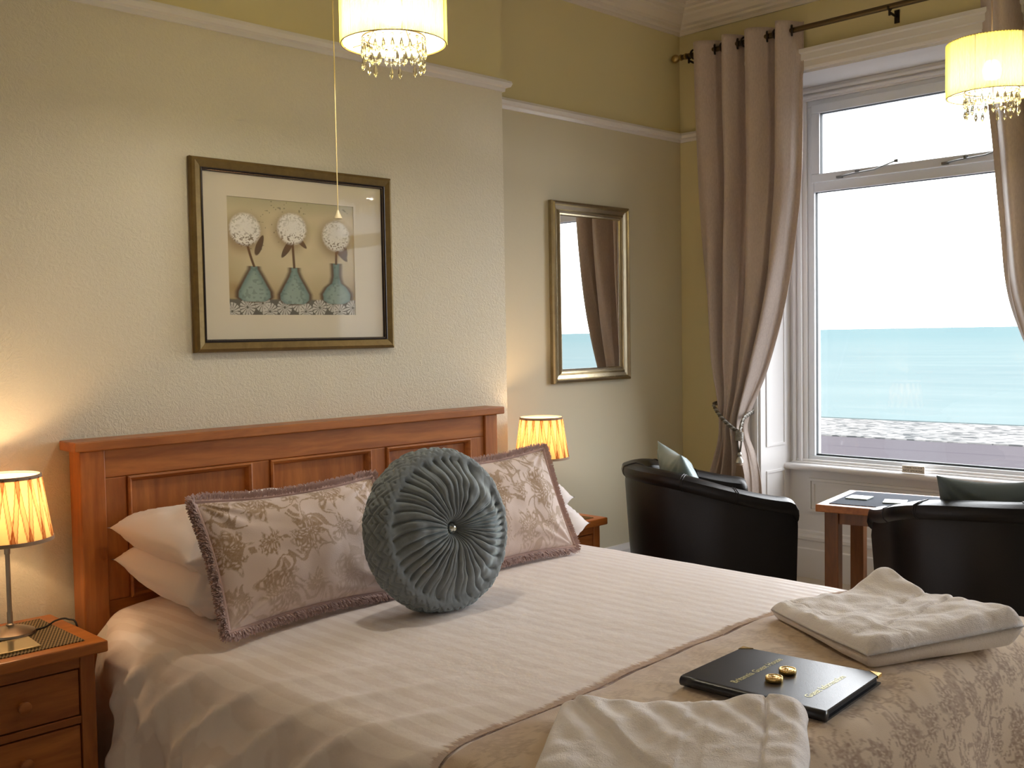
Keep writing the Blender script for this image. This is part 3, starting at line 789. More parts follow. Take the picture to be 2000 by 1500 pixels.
# ------------------------------------------------------------------ towels
def towel(label,c00,c10,c11,c01,Th,base,nu=150,nv=110,lay=None,crease=None,seed=0,lift=None,rnd=5.):
    """folded towel: quad outline c00->c10->c11->c01 (xy), thickness Th; lay(u,v) adds folded layers"""
    c00,c10,c11,c01=[Vector(p) for p in (c00,c10,c11,c01)]
    top=[];bot=[]
    for i in range(nu):
        u=i/(nu-1); rt=[];rb=[]
        for j in range(nv):
            v=j/(nv-1)
            U=.5-.5*math.cos(PI*u)*(.6)-.0 ; U=(u*.5+ (0.5-0.5*math.cos(PI*u))*.5); V=(v*.5+(0.5-0.5*math.cos(PI*v))*.5)
            # slightly wavy outline
            p=(c00*(1-U)+c10*U)*(1-V)+(c01*(1-U)+c11*U)*V
            e=min(U,1-U,V,1-V)
            p=p+Vector((.006*noise.noise(Vector((U*3,V*3,seed))),.006*noise.noise(Vector((U*3,V*3,seed+9)))))
            eu=min(U,1-U)*(c10-c00).length; ev=min(V,1-V)*(c01-c00).length
            rr=.028
            f=lambda d:1 if d>rr else math.sqrt(max(0,1-(1-d/rr)**2))
            k=f(eu)*f(ev)
            t=Th(U,V) if callable(Th) else Th
            h=t*(.5+.5*k)
            wob=.004*fbm(p.x,p.y,seed,9,3)*k+.0035*noise.noise(Vector((p.x*24,p.y*24,seed)))*k
            if lay: wob+=lay(U,V,p)*k
            zb=base(p.x,p.y)
            rt.append((p.x,p.y,zb+h+wob)); rb.append((p.x,p.y,zb+ t*.5*(1-k)+ .001))
        top.append(rt);bot.append(rb)
    A=G().grid(top); A.grid(bot)
    # side skirt stitches top and bottom rims
    ring=[(i,0) for i in range(nu)]+[(nu-1,j) for j in range(1,nv)]+[(i,nv-1) for i in range(nu-2,-1,-1)]+[(0,j) for j in range(nv-2,0,-1)]
    n=len(ring); off=nu*nv
    for k in range(n):
        a0=ring[k][0]*nv+ring[k][1]; a1=ring[(k+1)%n][0]*nv+ring[(k+1)%n][1]
        A.f.append((a0,a1,off+a1,off+a0)); A.mi.append(0)
    o=A.build('towel',M['towel'],smooth=True); tag(o,label,'towel','white bath towels folded on the throw'); return o
def bedtop(x,y):
    a_=x-BX; b_=BY0-y
    if y<BY1: b_=BY0-BY1-.001
    return duvet_pt(max(-.86,min(.86,a_)),b_ if b_<(BY0-BY1-RR) else (BY0-BY1-RR),.016)[2]
def dline(u,v,a,b):  # signed distance from line a->b in uv
    dx,dy=b[0]-a[0],b[1]-a[1]; L=math.hypot(dx,dy); return ((u-a[0])*dy-(v-a[1])*dx)/L
def crease(d,w,h): return h*math.exp(-(d/w)**2)
def lay1(U,V,p):
    d=dline(U,V,(.05,.0),(.62,1.0)); h=.010*sstep(.010,-.004,-d)-crease(d+.012,.008,.004)   # diagonal flap lying over
    h-=crease(U-.84,.007,.006); h+=.004*sstep(.84,.85,U)
    if d>0: h-=.003*sstep(.54,.55,U)*sstep(.63,.62,U)
    h+=.0035*math.sin(d*46+2*V)*math.exp(-((V-.25)/.3)**2)
    h+=.012*math.exp(-(((U-.80)**2)/.008+((V-.0)**2)/.02))
    h+=.006*noise.noise(Vector((U*4,V*4,5)))
    return h
towel('white towel folded on the throw at the front, nearest the camera',(1.535,1.425),(1.758,.995),(1.45,.82),(1.20,1.215),lambda U,V:.040+.026*sstep(.3,1,U),bedtop,lay=lay1,seed=3)
def lay2(U,V,p):
    d=V-(.80-.22*U)-.02*math.sin(U*6); h=-crease(d,.010,.009)*sstep(.12,.35,U)-.006*sstep(0,.02,d)
    d3=dline(U,V,(.30,1.),(.12,.0)); h-=crease(d3,.014,.006)+.006*sstep(.0,.03,-d3)
    d4=V-(.50-.15*U); h-=crease(d4,.012,.004)*sstep(.3,.5,U)
    h+=.030*math.exp(-(((U-.93)**2)/.03+((V-.05)**2)/.03))+.022*math.exp(-((U-.93)**2)/.06)*(1-.6*V)
    h+=.012*noise.noise(Vector((U*4.5,V*4,2)))+.005*noise.noise(Vector((U*11,V*9,4)))
    return h
towel('white towel folded on the throw beyond the black folder',(2.41,1.475),(2.80,1.345),(2.60,.90),(2.165,1.080),lambda U,V:.052+.040*sstep(.35,1,V)*(.6+.4*U)+.012*U,bedtop,lay=lay2,seed=8)

# ------------------------------------------------------------------ guest folder with two gold coins
bz=max(bedtop(1.83,1.33),bedtop(2.07,1.34),bedtop(1.85,1.0),bedtop(2.1,1.03),bedtop(1.96,1.17))+.001
Lc,Tc,Bc,Rc=Vector((1.820,1.333)),Vector((2.080,1.346)),Vector((1.834,1.000)),Vector((2.113,1.024))
bk=thing('guest_folder','black leather guest information folder with gold lettering and gold corners lying on the throw','folder',(1.98,1.18,bz))
def fq(u,v,z): 
    p=(Lc*(1-u)+Tc*u)*(1-v)+(Bc*(1-u)+Rc*u)*v; return (p.x,p.y,bz+z)
def plate(z0,z1,u0,u1,v0,v1,open_=0.,n=24):
    top=[[fq(u0+(u1-u0)*i/n,v0+(v1-v0)*j/4,z1+open_*((i/n))**2) for j in range(5)] for i in range(n+1)]
    bo=[[fq(u0+(u1-u0)*i/n,v0+(v1-v0)*j/4,z0+open_*((i/n))**2) for j in range(5)] for i in range(n+1)]
    A=G().grid(top); A.grid(bo); nv=5; off=(n+1)*5
    ring=[(i,0) for i in range(n+1)]+[(n,j) for j in range(1,5)]+[(i,4) for i in range(n-1,-1,-1)]+[(0,j) for j in range(3,0,-1)]
    for k in range(len(ring)):
        a0=ring[k][0]*nv+ring[k][1]; b=ring[(k+1)%len(ring)]; a1=b[0]*nv+b[1]; A.f.append((a0,a1,off+a1,off+a0)); A.mi.append(0)
    return A
plate(0,.004,.0,1.,0,1).build('back_cover',M['bookleather'],bk,smooth='auto')
plate(.0185,.0225,.0,1.,0,1).build('front_cover',M['bookleather'],bk,smooth='auto')
plate(.0045,.018,.03,.975,.02,.98).build('pages',M['paper_w'],bk)
sp=[fq(.0,0-.0,.0113),fq(.0,1,.0113)]; q=G(); q.tube([fq(.0,v/8,.0112) for v in range(9)],.0112,14); q.build('spine',M['bookleather'],bk,smooth=True)
for (uu,vv,su,sv) in ((1,0,-1,1),(1,1,-1,-1)):
    w=.075; z=.0228; q=G()
    q.add([fq(uu+.006,vv-sv*.006,z+.0012),fq(uu+su*w,vv-sv*.006,z+.0007),fq(uu+.006,vv+sv*w,z+.0012),fq(uu+.006,vv-sv*.006,z-.006),fq(uu+su*w,vv-sv*.006,z-.006),fq(uu+.006,vv+sv*w,z-.006)],[(0,1,2),(3,4,5),(0,1,4,3),(0,2,5,3),(1,2,5,4)])
    q.build('gold_corner',M['goldleaf'],bk)
ub=(Tc-Lc).normalized(); vb=-(Bc-Lc).normalized()
def tm(u,v,z): 
    p=fq(u,v,z); return Matrix(((ub.x,vb.x,0,p[0]),(ub.y,vb.y,0,p[1]),(0,0,1,p[2]),(0,0,0,1)))
text('Britannia Guest House','lettering',M['goldtext'],bk,.0225,tm(.49,.335,.0228),.0002,.0002)
text('Guest Information','lettering',M['goldtext'],bk,.0225,tm(.47,.82,.0228),.0002,.0003)
for i,(x,y,lab) in enumerate(((1.948,1.193,'gold foil coin on the black folder, the one nearer the pillow end and spine'),(2.013,1.200,'gold foil coin on the black folder, the one further from the spine'))):
    pass
coinlabs=('gold foil wrapped coin on the black folder, the left one of the pair','gold foil wrapped coin on the black folder, the right one of the pair')
for i,(x,y) in enumerate(((1.918,1.166),(1.982,1.172))):
    z=bz+.0227
    c=thing('foil_coin',coinlabs[i],'chocolate coin',(x,y,z),i*.7,'gold foil coins on the folder')
    r=.0185; q=G()
    prf=[(0,0),(r-.001,0),(r,.0015),(r,.0085),(r-.001,.0102),(r-.0025,.0102),(r-.0032,.0088),(0,.0088)]
    n=48; P=[[((rr*(1+(.018*(k%2) if 1<jj<5 else 0)))*math.cos(2*PI*k/n),rr*(1+(.018*(k%2) if 1<jj<5 else 0))*math.sin(2*PI*k/n),zz) for k in range(n)] for jj,(rr,zz) in enumerate(prf)]
    q.grid(P,closev=True); q.build('foil_disc',M['goldleaf'],c,world=False,smooth='auto')
    q=G().lathe([(.0,.0088),(.0105,.0088),(.0105,.0098),(.0,.0102)],16); q.lathe([(.004,.0100),(.0045,.0112),(0,.0115)],8,(.001,.002,0)); q.build('embossed_centre',M['goldleaf'],c,world=False)

# ------------------------------------------------------------------ bedside tables
def bedside(x0,x1,y0,y1,label):
    ht=H-.82
    root=thing('bedside_table',label,'bedside table',((x0+x1)/2,(y0+y1)/2,0),0,'oak bedside tables beside the bed')
    q=G(); q.box(x0,x1,y0,y1,ht-.032,ht); q.build('table_top',M['woodx'],root,bevel=.005)
    bx0,bx1,by0,by1=x0+.03,x1-.03,y0+.022,y1-.01
    q=G(); q.box(bx0+.035,bx1-.035,by0+.02,by1,.05,ht-.0325); q.build('carcass',M['wooddkz'],root)
    for xx in (bx0,bx1-.04):
        q=G(); q.box(xx,xx+.04,by0,by1-.002,0,ht-.0325); q.build('corner_post',M['wooddkz'],root,bevel=.003)
    zs=[ht-.068,ht-.068-.128,ht-.068-.128-.025,ht-.068-.28,ht-.068-.305,ht-.068-.42]
    q=G(); q.box(bx0+.04,bx1-.04,by0+.004,by0+.02,ht-.066,ht-.0325); q.build('top_rail',M['wooddkx'],root,bevel=.002)
    for a_,b_ in ((zs[1]-.0225,zs[1]-.002),(zs[3]-.0225,zs[3]-.002),(.05,zs[5]-.002)):
        q=G(); q.box(bx0+.04,bx1-.04,by0+.004,by0+.02,a_,b_); q.build('drawer_rail',M['wooddkx'],root,bevel=.002)
    for a_,b_ in ((zs[1],zs[0]),(zs[3],zs[2]),(zs[5],zs[4])):
        q=G(); q.box(bx0+.043,bx1-.043,by0+.006,by0+.024,a_+.001,b_-.002); d=q.build('drawer',M['wooddkx'],root,bevel=.003)
        q=G(); cx=(bx0+bx1)/2-.0; cz=(a_+b_)/2
        pr=[(.0,.0),(.010,.0),(.008,.010),(.012,.016),(.0165,.022),(.0165,.028),(.010,.033),(0,.034)]
        q.lathe(pr,20); q.xf(Matrix.Translation((cx,by0+.006,cz))@Matrix.Rotation(PI/2,4,'X')); q.build('knob',M['wooddkx'],d,smooth='auto')
    return root
bedside(.745,1.192,2.80,3.205,'three drawer oak bedside table left of the bed, under the near lamp')
bedside(3.085,3.535,2.985,3.44,'oak bedside table right of the bed in the alcove, mostly hidden by cushions')
def flat_item(name,label,cat,pts,z,th,mat,group=None,bev=.001):
    a=G().prism(pts,z,z+th,'z'); o=a.build(name,mat,bevel=bev); tag(o,label,cat,group); return o
BT=H-.82
flat_item('placemat','dark woven placemat on the near bedside table under the lamp','placemat',[(.83,2.842),(1.145,2.842),(1.145,3.165),(.83,3.165)],BT,.0025,M['woven'],'dark woven placemats')
flat_item('placemat','dark woven placemat on the far bedside table in the alcove','placemat',[(3.13,3.02),(3.48,3.02),(3.48,3.38),(3.13,3.38)],BT,.0025,M['woven'],'dark woven placemats')
flat_item('coaster','shiny square coaster on the near bedside table in front of the lamp','coaster',[(.915,2.862),(1.036,2.862),(1.045,2.978),(.922,2.975)],BT+.0026,.006,M['coasterLampTint'],'square coasters',.0015)
flat_item('coaster','pale square coaster on the far bedside table in the alcove','coaster',[(3.26,3.05),(3.37,3.05),(3.37,3.15),(3.26,3.15)],BT+.0026,.006,M['coasterP'],'square coasters',.0015)

# ------------------------------------------------------------------ table lamps
def table_lamp(x,y,label,power,cable=None):
    zb=BT+.0027
    root=thing('table_lamp',label,'lamp',(x,y,zb),0,'pleated bedside lamps')
    q=G().lathe([(0,0),(.064,0),(.066,.004),(.064,.010),(.045,.018),(.02,.024),(.012,.027),(0,.027)],40,(x,y,zb)); q.build('base',M['steel'],root,smooth='auto')
    zt=H-.565
    q=G().lathe([(.011,0),(.011,.006),(.0075,.009),(.0075,.04),(.0062,.042),(.0062,zt-zb-.05),(.008,zt-zb-.048),(.008,zt-zb-.03),(.014,zt-zb-.026),(.014,zt-zb),(0,zt-zb)],20,(x,y,zb+.0245)); q.build('stem',M['steel'],root,smooth='auto')
    z0,z1,r0,r1=H-.548,H-.372,.120,.093
    q=G().lathe([(.014,0),(.014,.045),(0,.045)],14,(x,y,H-.545)); q.build('lamp_holder',M['cable'],root,smooth='auto')
    # shade : crossing gathered pleats
    n,mz=440,26; P=[];cols=[]
    for j in range(mz):
        t_=j/(mz-1); rr=r0+(r1-r0)*t_; row=[]
        for i in range(n):
            th=2*PI*i/n; NP=16
            c1=abs(((th*NP/(2*PI)+.5*t_+ .04*math.sin(7*th))%1)-.5)*2; c2=abs(((th*NP/(2*PI)-.5*t_+.25*0+.05*math.sin(5*th))%1)-.5)*2
            wq=.30
            l=0
            if c1<wq: l+=1
            if c2<wq: l+=1
            e=min(abs(c1-wq),abs(c2-wq))
            v=1-.42*l- (.55 if e<.07 else 0)
            row.append((x+(rr+.0012*l)*math.cos(th),y+(rr+.0012*l)*math.sin(th),z0+(z1-z0)*t_)); cols.append((max(0,v),)*3)
        P.append(row)
    q=G().grid(P,closev=True); sh=q.build('lamp_shade',M['shade'],root,smooth=True,col=cols)
    G().lathe([(r0-.004,.001),(r1-.004,z1-z0-.001)],72,(x,y,z0)).build('shade_lining',M['pliner'],sh,smooth=True,col=[(1,1,1)]*144)
    for zz,rr in ((z0,r0),(z1,r1)):
        q=G().lathe([(rr-.001,-.005),(rr+.003,-.005),(rr+.002,.005),(rr-.002,.005),(rr-.001,-.005)],64,(x,y,zz)); q.build('shade_trim',M['trim'],sh,smooth='auto')
    q=G(); 
    for k in range(3): th=2*PI*k/3+.4; q.tube([(x,y,z0+.012),(x+(r0-.003)*math.cos(th),y+(r0-.003)*math.sin(th),z0+.004)],.0012,5)
    q.build('shade_carrier',M['steel'],sh)
    q=G().lathe([(.004,-.028),(.012,-.022),(.018,-.008),(.020,.004),(.016,.016),(.008,.022),(0,.023)],16,(x,y,z0+.09)); q.build('bulb',M['bulbw'],root,smooth=True)
    L=bpy.data.lights.new('bulb_light','POINT'); L.energy=power; L.color=(1,.64,.34); L.shadow_soft_size=.02
    o=bpy.data.objects.new('bulb_light',L); C.objects.link(o); o.parent=root; o.location=(0,0,z0+.115-zb)
    if cable:
        q=G(); pts=[]
        for i in range(41):
            t_=i/40*(len(cable)-1); pts.append(tuple(interp([(k,c[d]) for k,c in enumerate(cable)],t_) for d in range(3)))
        q.tube(pts,.0028,8); q.build('power_cable',M['cable'],root,smooth=True)
    return root
table_lamp(1.022,3.05,'brushed steel lamp with lit pleated shade on the near bedside table at left',4.6,
   [(1.08,3.035,BT+.006),(1.12,3.05,BT+.006),(1.155,3.07,BT+.012),(1.185,3.06,BT+.012),(1.202,3.03,BT-.02),(1.21,3.03,BT-.25),(1.215,3.05,.04)])
table_lamp(3.325,3.185,'lamp with lit pleated shade on the far bedside table in the alcove',4.6)

# ------------------------------------------------------------------ pendants and pull cord
def pendant(x,y,zb,label,power):
    root=thing('pendant_light',label,'ceiling light',(x,y,CE),0,'yellow drum pendants with crystal drops')
    R=.148; hh=.185; n=480; mz=6; P=[];cols=[]
    for j in range(mz):
        row=[]
        for i in range(n):
            th=2*PI*i/n; rr=R+.0016*math.sin(th*90)+.0006*math.sin(th*53)
            row.append((x+rr*math.cos(th),y+rr*math.sin(th),zb+hh*j/(mz-1)))
            sm=(i%80<2); cols.append(((0. if sm else .86+.14*(.5+.5*math.sin(th*90)) - .12*(math.sin(th*17)>.6)),)*3)
        P.append(row)
    sh=G().grid(P,closev=True).build('drum_shade',M['pshade'],root,smooth=True,col=cols)
    q=G().lathe([(R-.006,.002),(R-.006,hh-.002)],96,(x,y,zb)); q.build('shade_lining',M['pliner'],sh,smooth=True,col=[(1,1,1)]*192)
    for zz in (0,hh):
        q=G().tube([(x+(R-.001)*math.cos(2*PI*k/96),y+(R-.001)*math.sin(2*PI*k/96),zb+zz) for k in range(96)],.0016,6,closed=True); q.build('shade_wire',M['brass'],sh,smooth=True)
    # suspension
    q=G().tube([(x,y,CE-.03),(x,y,zb+.16)],.003,8); q.build('flex',M['trim'],root)
    q=G().lathe([(0,0),(.04,-.002),(.045,-.012),(.03,-.028),(.008,-.035),(0,-.035)],28,(x,y,CE)); q.build('ceiling_rose',M['white'],root,smooth='auto')
    q=G().lathe([(.012,.165),(.018,.16),(.018,.12),(.012,.115),(0,.115)],16,(x,y,zb)); q.build('lamp_holder',M['white'],root,smooth='auto')
    q=G(); ri=.088
    ring=[(x+ri*math.cos(2*PI*k/48),y+ri*math.sin(2*PI*k/48),zb+.018) for k in range(48)]; q.tube(ring,.0022,6,closed=True)
    for k in range(4): th=k*PI/2+.3; q.tube([(x+ri*math.cos(th),y+ri*math.sin(th),zb+.018),(x+(R-.008)*math.cos(th),y+(R-.008)*math.sin(th),zb+.012)],.0015,5); q.tube([(x+ri*math.cos(th),y+ri*math.sin(th),zb+.018),(x+.015*math.cos(th),y+.015*math.sin(th),zb+.13)],.0015,5)
    q.build('crystal_ring',M['brass'],root,smooth=True)
    q=G().lathe([(.008,.04),(.022,.028),(.03,.0),(.022,-.026),(0,-.032)],16,(x,y,zb+.085)); q.build('bulb',M['bulbp'],root,smooth=True)
    # one crystal drop, then copies
    q=G().lathe([(.0,.030),(.0015,.028),(.0045,.018),(.0062,.008),(.0055,.002),(.0,-.008)],6)
    d0=q.build('crystal_drop',M['crystal'],root,world=False)
    q=G().lathe([(0,.0055),(.004,.003),(.0055,0),(.004,-.003),(0,-.0055)],8)
    b0=q.build('crystal_bead',M['crystal'],root,world=False)
    first=True; nn=22
    def put(src,px,py,pz,used=[None]):
        o=src.copy(); C.objects.link(o); o.parent=root; o.location=(px,py,pz-CE); o.rotation_euler=(0,0,random.random()*3); return o
    for k in range(nn):
        th=2*PI*k/nn; px,py=ri*math.cos(th),ri*math.sin(th)
        put(b0,px,py,zb+.006); put(d0,px,py,zb-.032)
        if k%3!=1:
            th2=th+.14; px2,py2=(ri-.002)*math.cos(th2),(ri-.002)*math.sin(th2)
            put(b0,px2,py2,zb-.030); put(d0,px2,py2,zb-.068)
    bpy.data.objects.remove(d0); bpy.data.objects.remove(b0)
    q=G()
    for k in range(nn):
        th=2*PI*k/nn
        q.tube([(x+ri*math.cos(th),y+ri*math.sin(th),zb+.018),(x+ri*math.cos(th),y+ri*math.sin(th),zb-.004)],.0005,4)
        if k%3!=1:
            th2=th+.14; q.tube([(x+ri*math.cos(th2),y+ri*math.sin(th2),zb+.018),(x+(ri-.002)*math.cos(th2),y+(ri-.002)*math.sin(th2),zb-.042)],.0005,4)
    q.build('hanging_wire',M['steel'],root)
    L=bpy.data.lights.new('bulb_light','POINT'); L.energy=power; L.color=(1,.91,.77); L.shadow_soft_size=.035
    o=bpy.data.objects.new('bulb_light',L); C.objects.link(o); o.parent=root; o.location=(0,0,zb+.04-CE)
    return root
pendant(1.862,2.333,H+.817,'lit yellow drum pendant with crystal drops hanging above the bed',11)
pendant(3.80,1.435,H+.805,'lit yellow drum pendant with crystal drops hanging near the window',7)
pc=thing('light_pull_cord','thin white light pull cord with small bell end hanging over the picture','pull cord',(1.905,2.68,CE))
zc=H+.366
q=G().tube([(1.905,2.68,CE-.012),(1.905,2.68,zc+.02)],.0016,6); q.build('cord',plain('cream_cord',srgb(225,205,150),.7),pc)
q=G().lathe([(0,.026),(.003,.026),(.006,.016),(.012,.004),(.0125,0),(0,-.001)],20,(1.905,2.68,zc)); q.build('bell',plain('cream_bell',srgb(225,212,178),.35),pc,smooth='auto')
q=G().lathe([(0,0),(.03,0),(.03,-.014),(.012,-.02),(0,-.02)],24,(1.905,2.68,CE)); q.build('ceiling_switch',M['white'],pc,smooth='auto')

# ------------------------------------------------------------------ framed picture
def molding(name,mat,parent,x0,x1,z0,z1,y,prof,smooth=False):
    # prof: (inset from outer edge, out from wall)
    P=[]
    for (xx,zz,sx,sz) in ((x0,z0,1,1),(x1,z0,-1,1),(x1,z1,-1,-1),(x0,z1,1,-1)):
        P.append([(xx+sx*d,y-o,zz+sz*d) for d,o in prof])
    return G().grid(P,closeu=True,closev=True).build(name,mat,parent,smooth=False)
px0,px1,pz0,pz1=1.700,2.537,H-.045,H+.610
pic=thing('framed_picture','framed print of three blue green vases with white flowers above the headboard','picture',((px0+px1)/2,YB,(pz0+pz1)/2))
molding('frame',M['giltframe'],pic,px0,px1,pz0,pz1,YB-.001,[(0,.002),(0,.018),(.003,.026),(.012,.030),(.034,.024),(.036,.018),(.036,.002)])
molding('inner_strip',M['dark'],pic,px0+.034,px1-.034,pz0+.034,pz1-.034,YB-.001,[(0,.003),(0,.026),(.004,.027),(.0045,.020),(.009,.020),(.010,.016),(.010,.003)])
q=G(); 
def beadrow(q,xa,za,xb,zb,n):
    for k in range(n):
        t_=(k+.5)/n; x=xa+(xb-xa)*t_; z=za+(zb-za)*t_; r=.0019
        q.add([(x,YB-.021-r,z),(x+r,YB-.021,z),(x,YB-.021,z+r),(x-r,YB-.021,z),(x,YB-.021,z-r)],[(0,1,2),(0,2,3),(0,3,4),(0,4,1)])
i_=.0405
beadrow(q,px0+i_,pz0+i_,px1-i_,pz0+i_,150);beadrow(q,px0+i_,pz1-i_,px1-i_,pz1-i_,150);beadrow(q,px0+i_,pz0+i_,px0+i_,pz1-i_,112);beadrow(q,px1-i_,pz0+i_,px1-i_,pz1-i_,112)
q.build('bead_trim',M['bead'],pic)
mx0,mx1,mz0,mz1=px0+.042,px1-.042,pz0+.042,pz1-.042
ax0,ax1,az0,az1=1.836,2.365,H+.083,H+.489
q=G(); y0=YB-.012; 
q.box(mx0,ax0,y0,y0+.006,mz0,mz1); q.box(ax1,mx1,y0,y0+.006,mz0,mz1); q.box(ax0,ax1,y0,y0+.006,mz0,az0); q.box(ax0,ax1,y0,y0+.006,az1,mz1)
q.build('mount_board',M['mat'],pic)
nx,nz=330,270
X,Z=np.meshgrid(np.linspace(0,1,nx),np.linspace(0,1,nz),indexing='ij'); X=X.ravel();Z=Z.ravel()
def vnoise(x,y,s,seed=0):
    x=x*s;y=y*s;xi=np.floor(x);yi=np.floor(y);fx=x-xi;fy=y-yi;fx=fx*fx*(3-2*fx);fy=fy*fy*(3-2*fy)
    h=lambda a,b:(lambda v:v-np.floor(v))(np.sin(a*127.1+b*311.7+seed*17.3)*43758.5453)
    return (h(xi,yi)*(1-fx)+h(xi+1,yi)*fx)*(1-fy)+(h(xi,yi+1)*(1-fx)+h(xi+1,yi+1)*fx)*fy
def s3(r,g_,b): return np.array(srgb(r,g_,b)[:3])
def over(col,c,m): return col*(1-m[:,None])+c[None]*m[:,None]
n1=vnoise(X,Z,5,1)*.6+vnoise(X,Z,13,2)*.4; n2=vnoise(X,Z,60,3); n3=vnoise(X,Z,110,4)
col=np.tile(s3(198,186,148),(len(X),1)); col=over(col,s3(222,204,170),n1*.8)
col=over(col,s3(150,120,66),np.clip(nsstep(.46,.10,Z)*.85+nsstep(.2,0,X)*.5*nsstep(1,.3,Z)+nsstep(.86,1,X)*.4*nsstep(.6,.2,Z),0,1)*(.35+.65*n1))
col=over(col,s3(160,160,128),nsstep(.85,1,Z)*.5)
col=over(col,s3(90,86,66),((n2>.88)&(vnoise(X,Z,4,9)>.62)&(Z>.5)).astype(float)*.6)
asp=(az1-az0)/(ax1-ax0)
def ellm(cx,cz,rx,rz,soft=.12):
    r=np.sqrt(((X-cx)/rx)**2+((Z-cz)/rz)**2); return nsstep(1+soft,1-soft,r),r
for cx,cz,vx,bw,neck,shape in ((.13,.73,.19,.125,.035,0),(.49,.76,.50,.125,.03,1),(.85,.72,.845,.125,.032,2)):
    # vase half-width by height
    if shape==2: pts=[(.10,.075),(.13,.12),(.19,.125),(.25,.09),(.29,.045),(.35,.03),(.47,.034)]; zt=.47
    elif shape==1: pts=[(.095,.085),(.13,.122),(.18,.122),(.26,.085),(.33,.05),(.38,.032),(.42,.03)]; zt=.42
    else: pts=[(.115,.09),(.15,.128),(.20,.125),(.28,.088),(.35,.055),(.39,.034),(.42,.03)]; zt=.42
    hw=np.interp(Z,[p[0] for p in pts],[p[1] for p in pts],left=-.1,right=-.1)
    d=hw-np.abs(X-vx)
    halo=nsstep(-.035,.0,d)*(Z>pts[0][0]-.02)*(Z<zt); col=over(col,s3(70,40,22),halo*.85)
    sh,_=ellm(vx,pts[0][0],.13,.035,.4); col=over(col,s3(66,40,30),sh*.8)
    body=nsstep(.0,.016,d)*(Z>=pts[0][0])*(Z<=zt)
    bc_=over(np.tile(s3(112,136,128),(len(X),1)),s3(160,176,164),np.clip(nsstep(.0,.07,d)*(.5+.5*n1),0,1)); bc_=over(bc_,s3(78,96,84),(n2>.7)*.35)
    col=col*(1-body[:,None])+bc_*body[:,None]
    # stem
    sx=cx+(vx-cx)*np.clip((cz-Z)/(cz-zt+1e-6),0,1)**1.6
    st=nsstep(.013,.006,np.abs(X-sx))*(Z>zt-.01)*(Z<cz); col=over(col,s3(92,60,28),st*.95)
    # leaves
    for lx,lz,an,ll in ((sx.mean()*0+vx+.045*(1 if shape!=1 else -1.2),.60-.02*shape,(1.15 if shape==0 else (-2.2 if shape==1 else -.8)),.075),(cx-.02+.09*(shape>0),cz-.115,-.25-.5*shape,.06)):
        ca,sa=math.cos(an),math.sin(an); u=((X-lx)*ca+(Z-lz)*asp*sa)/ll; v=(-(X-lx)*sa+(Z-lz)*asp*ca)/(ll*.32)
        lm=nsstep(1.1,.8,u*u+v*v/(1-.4*u.clip(-1,1))); col=over(col,s3(74,46,24),lm*.9)
    hm,r=ellm(cx,cz,.112,.112/asp*.92,.14); sh,_=ellm(cx-.01,cz-.03,.135,.13/asp,.35); col=over(col,s3(120,84,40),sh*.55)
    fl=over(np.tile(s3(236,232,222),(len(X),1)),s3(176,170,150),((n3>.62)*.6)*nsstep(.1,.9,r)); fl=over(fl,s3(110,84,50),((n3>.72)*nsstep(cz+.03,cz-.1,Z))*.8)
    col=col*(1-hm[:,None])+fl*hm[:,None]
tb=(Z<.135)&~False
base=nsstep(.145,.125,Z)
lace=np.tile(s3(104,98,86),(len(X),1)); best=np.full(len(X),9.)
for k,(fx,fz) in enumerate([(.02+.094*i+.02*(i%3),.03+.07*((i*7)%3)/2) for i in range(11)]):
    rr=np.hypot(X-fx,(Z-fz)*asp); an=np.arctan2((Z-fz)*asp,X-fx)
    pet=(np.abs(np.sin(an*7+k))>.45)&(rr<.058)&(rr>.008); lace=over(lace,s3(206,202,190),pet*.9)
vm=np.zeros(len(X))
for vx,zz in ((.19,.125),(.50,.105),(.845,.115)):
    e,_=ellm(vx,zz+.02,.115,.04,.2); vm=np.maximum(vm,e)
bmk=base*(1-vm); col=col*(1-bmk[:,None])+lace*bmk[:,None]
P=[[(ax0+(ax1-ax0)*i/(nx-1),YB-.0085,az0+(az1-az0)*j/(nz-1)) for j in range(nz)] for i in range(nx)]
q=G().grid(P); q.build('art_print',M['print'],pic,col=col)
q=G(); q.box(mx0,mx1,YB-.016,YB-.014,mz0,mz1); q.build('picture_glass',M['pglass'],pic)
q=G(); q.box(px0+.01,px1-.01,YB-.006,YB-.001,pz0+.01,pz1-.01); q.build('backing_board',M['dark'],pic)

# ------------------------------------------------------------------ mirror
mx0,mx1,mz0,mz1=3.703,4.290,H-.246,H+.645
mi=thing('wall_mirror','tall rectangular wall mirror with stepped champagne silver frame reflecting the curtain','mirror',((mx0+mx1)/2,YA,(mz0+mz1)/2))
molding('frame',M['mirrorframe'],mi,mx0,mx1,mz0,mz1,YA-.001,[(0,.001),(0,.020),(.004,.030),(.012,.034),(.018,.030),(.024,.022),(.040,.018),(.050,.026),(.056,.024),(.058,.017),(.066,.018),(.070,.012),(.070,.001)])
q=G(); q.box(mx0+.068,mx1-.068,YA-.011,YA-.003,mz0+.068,mz1-.068); q.build('mirror_glass',M['mirror'],mi)

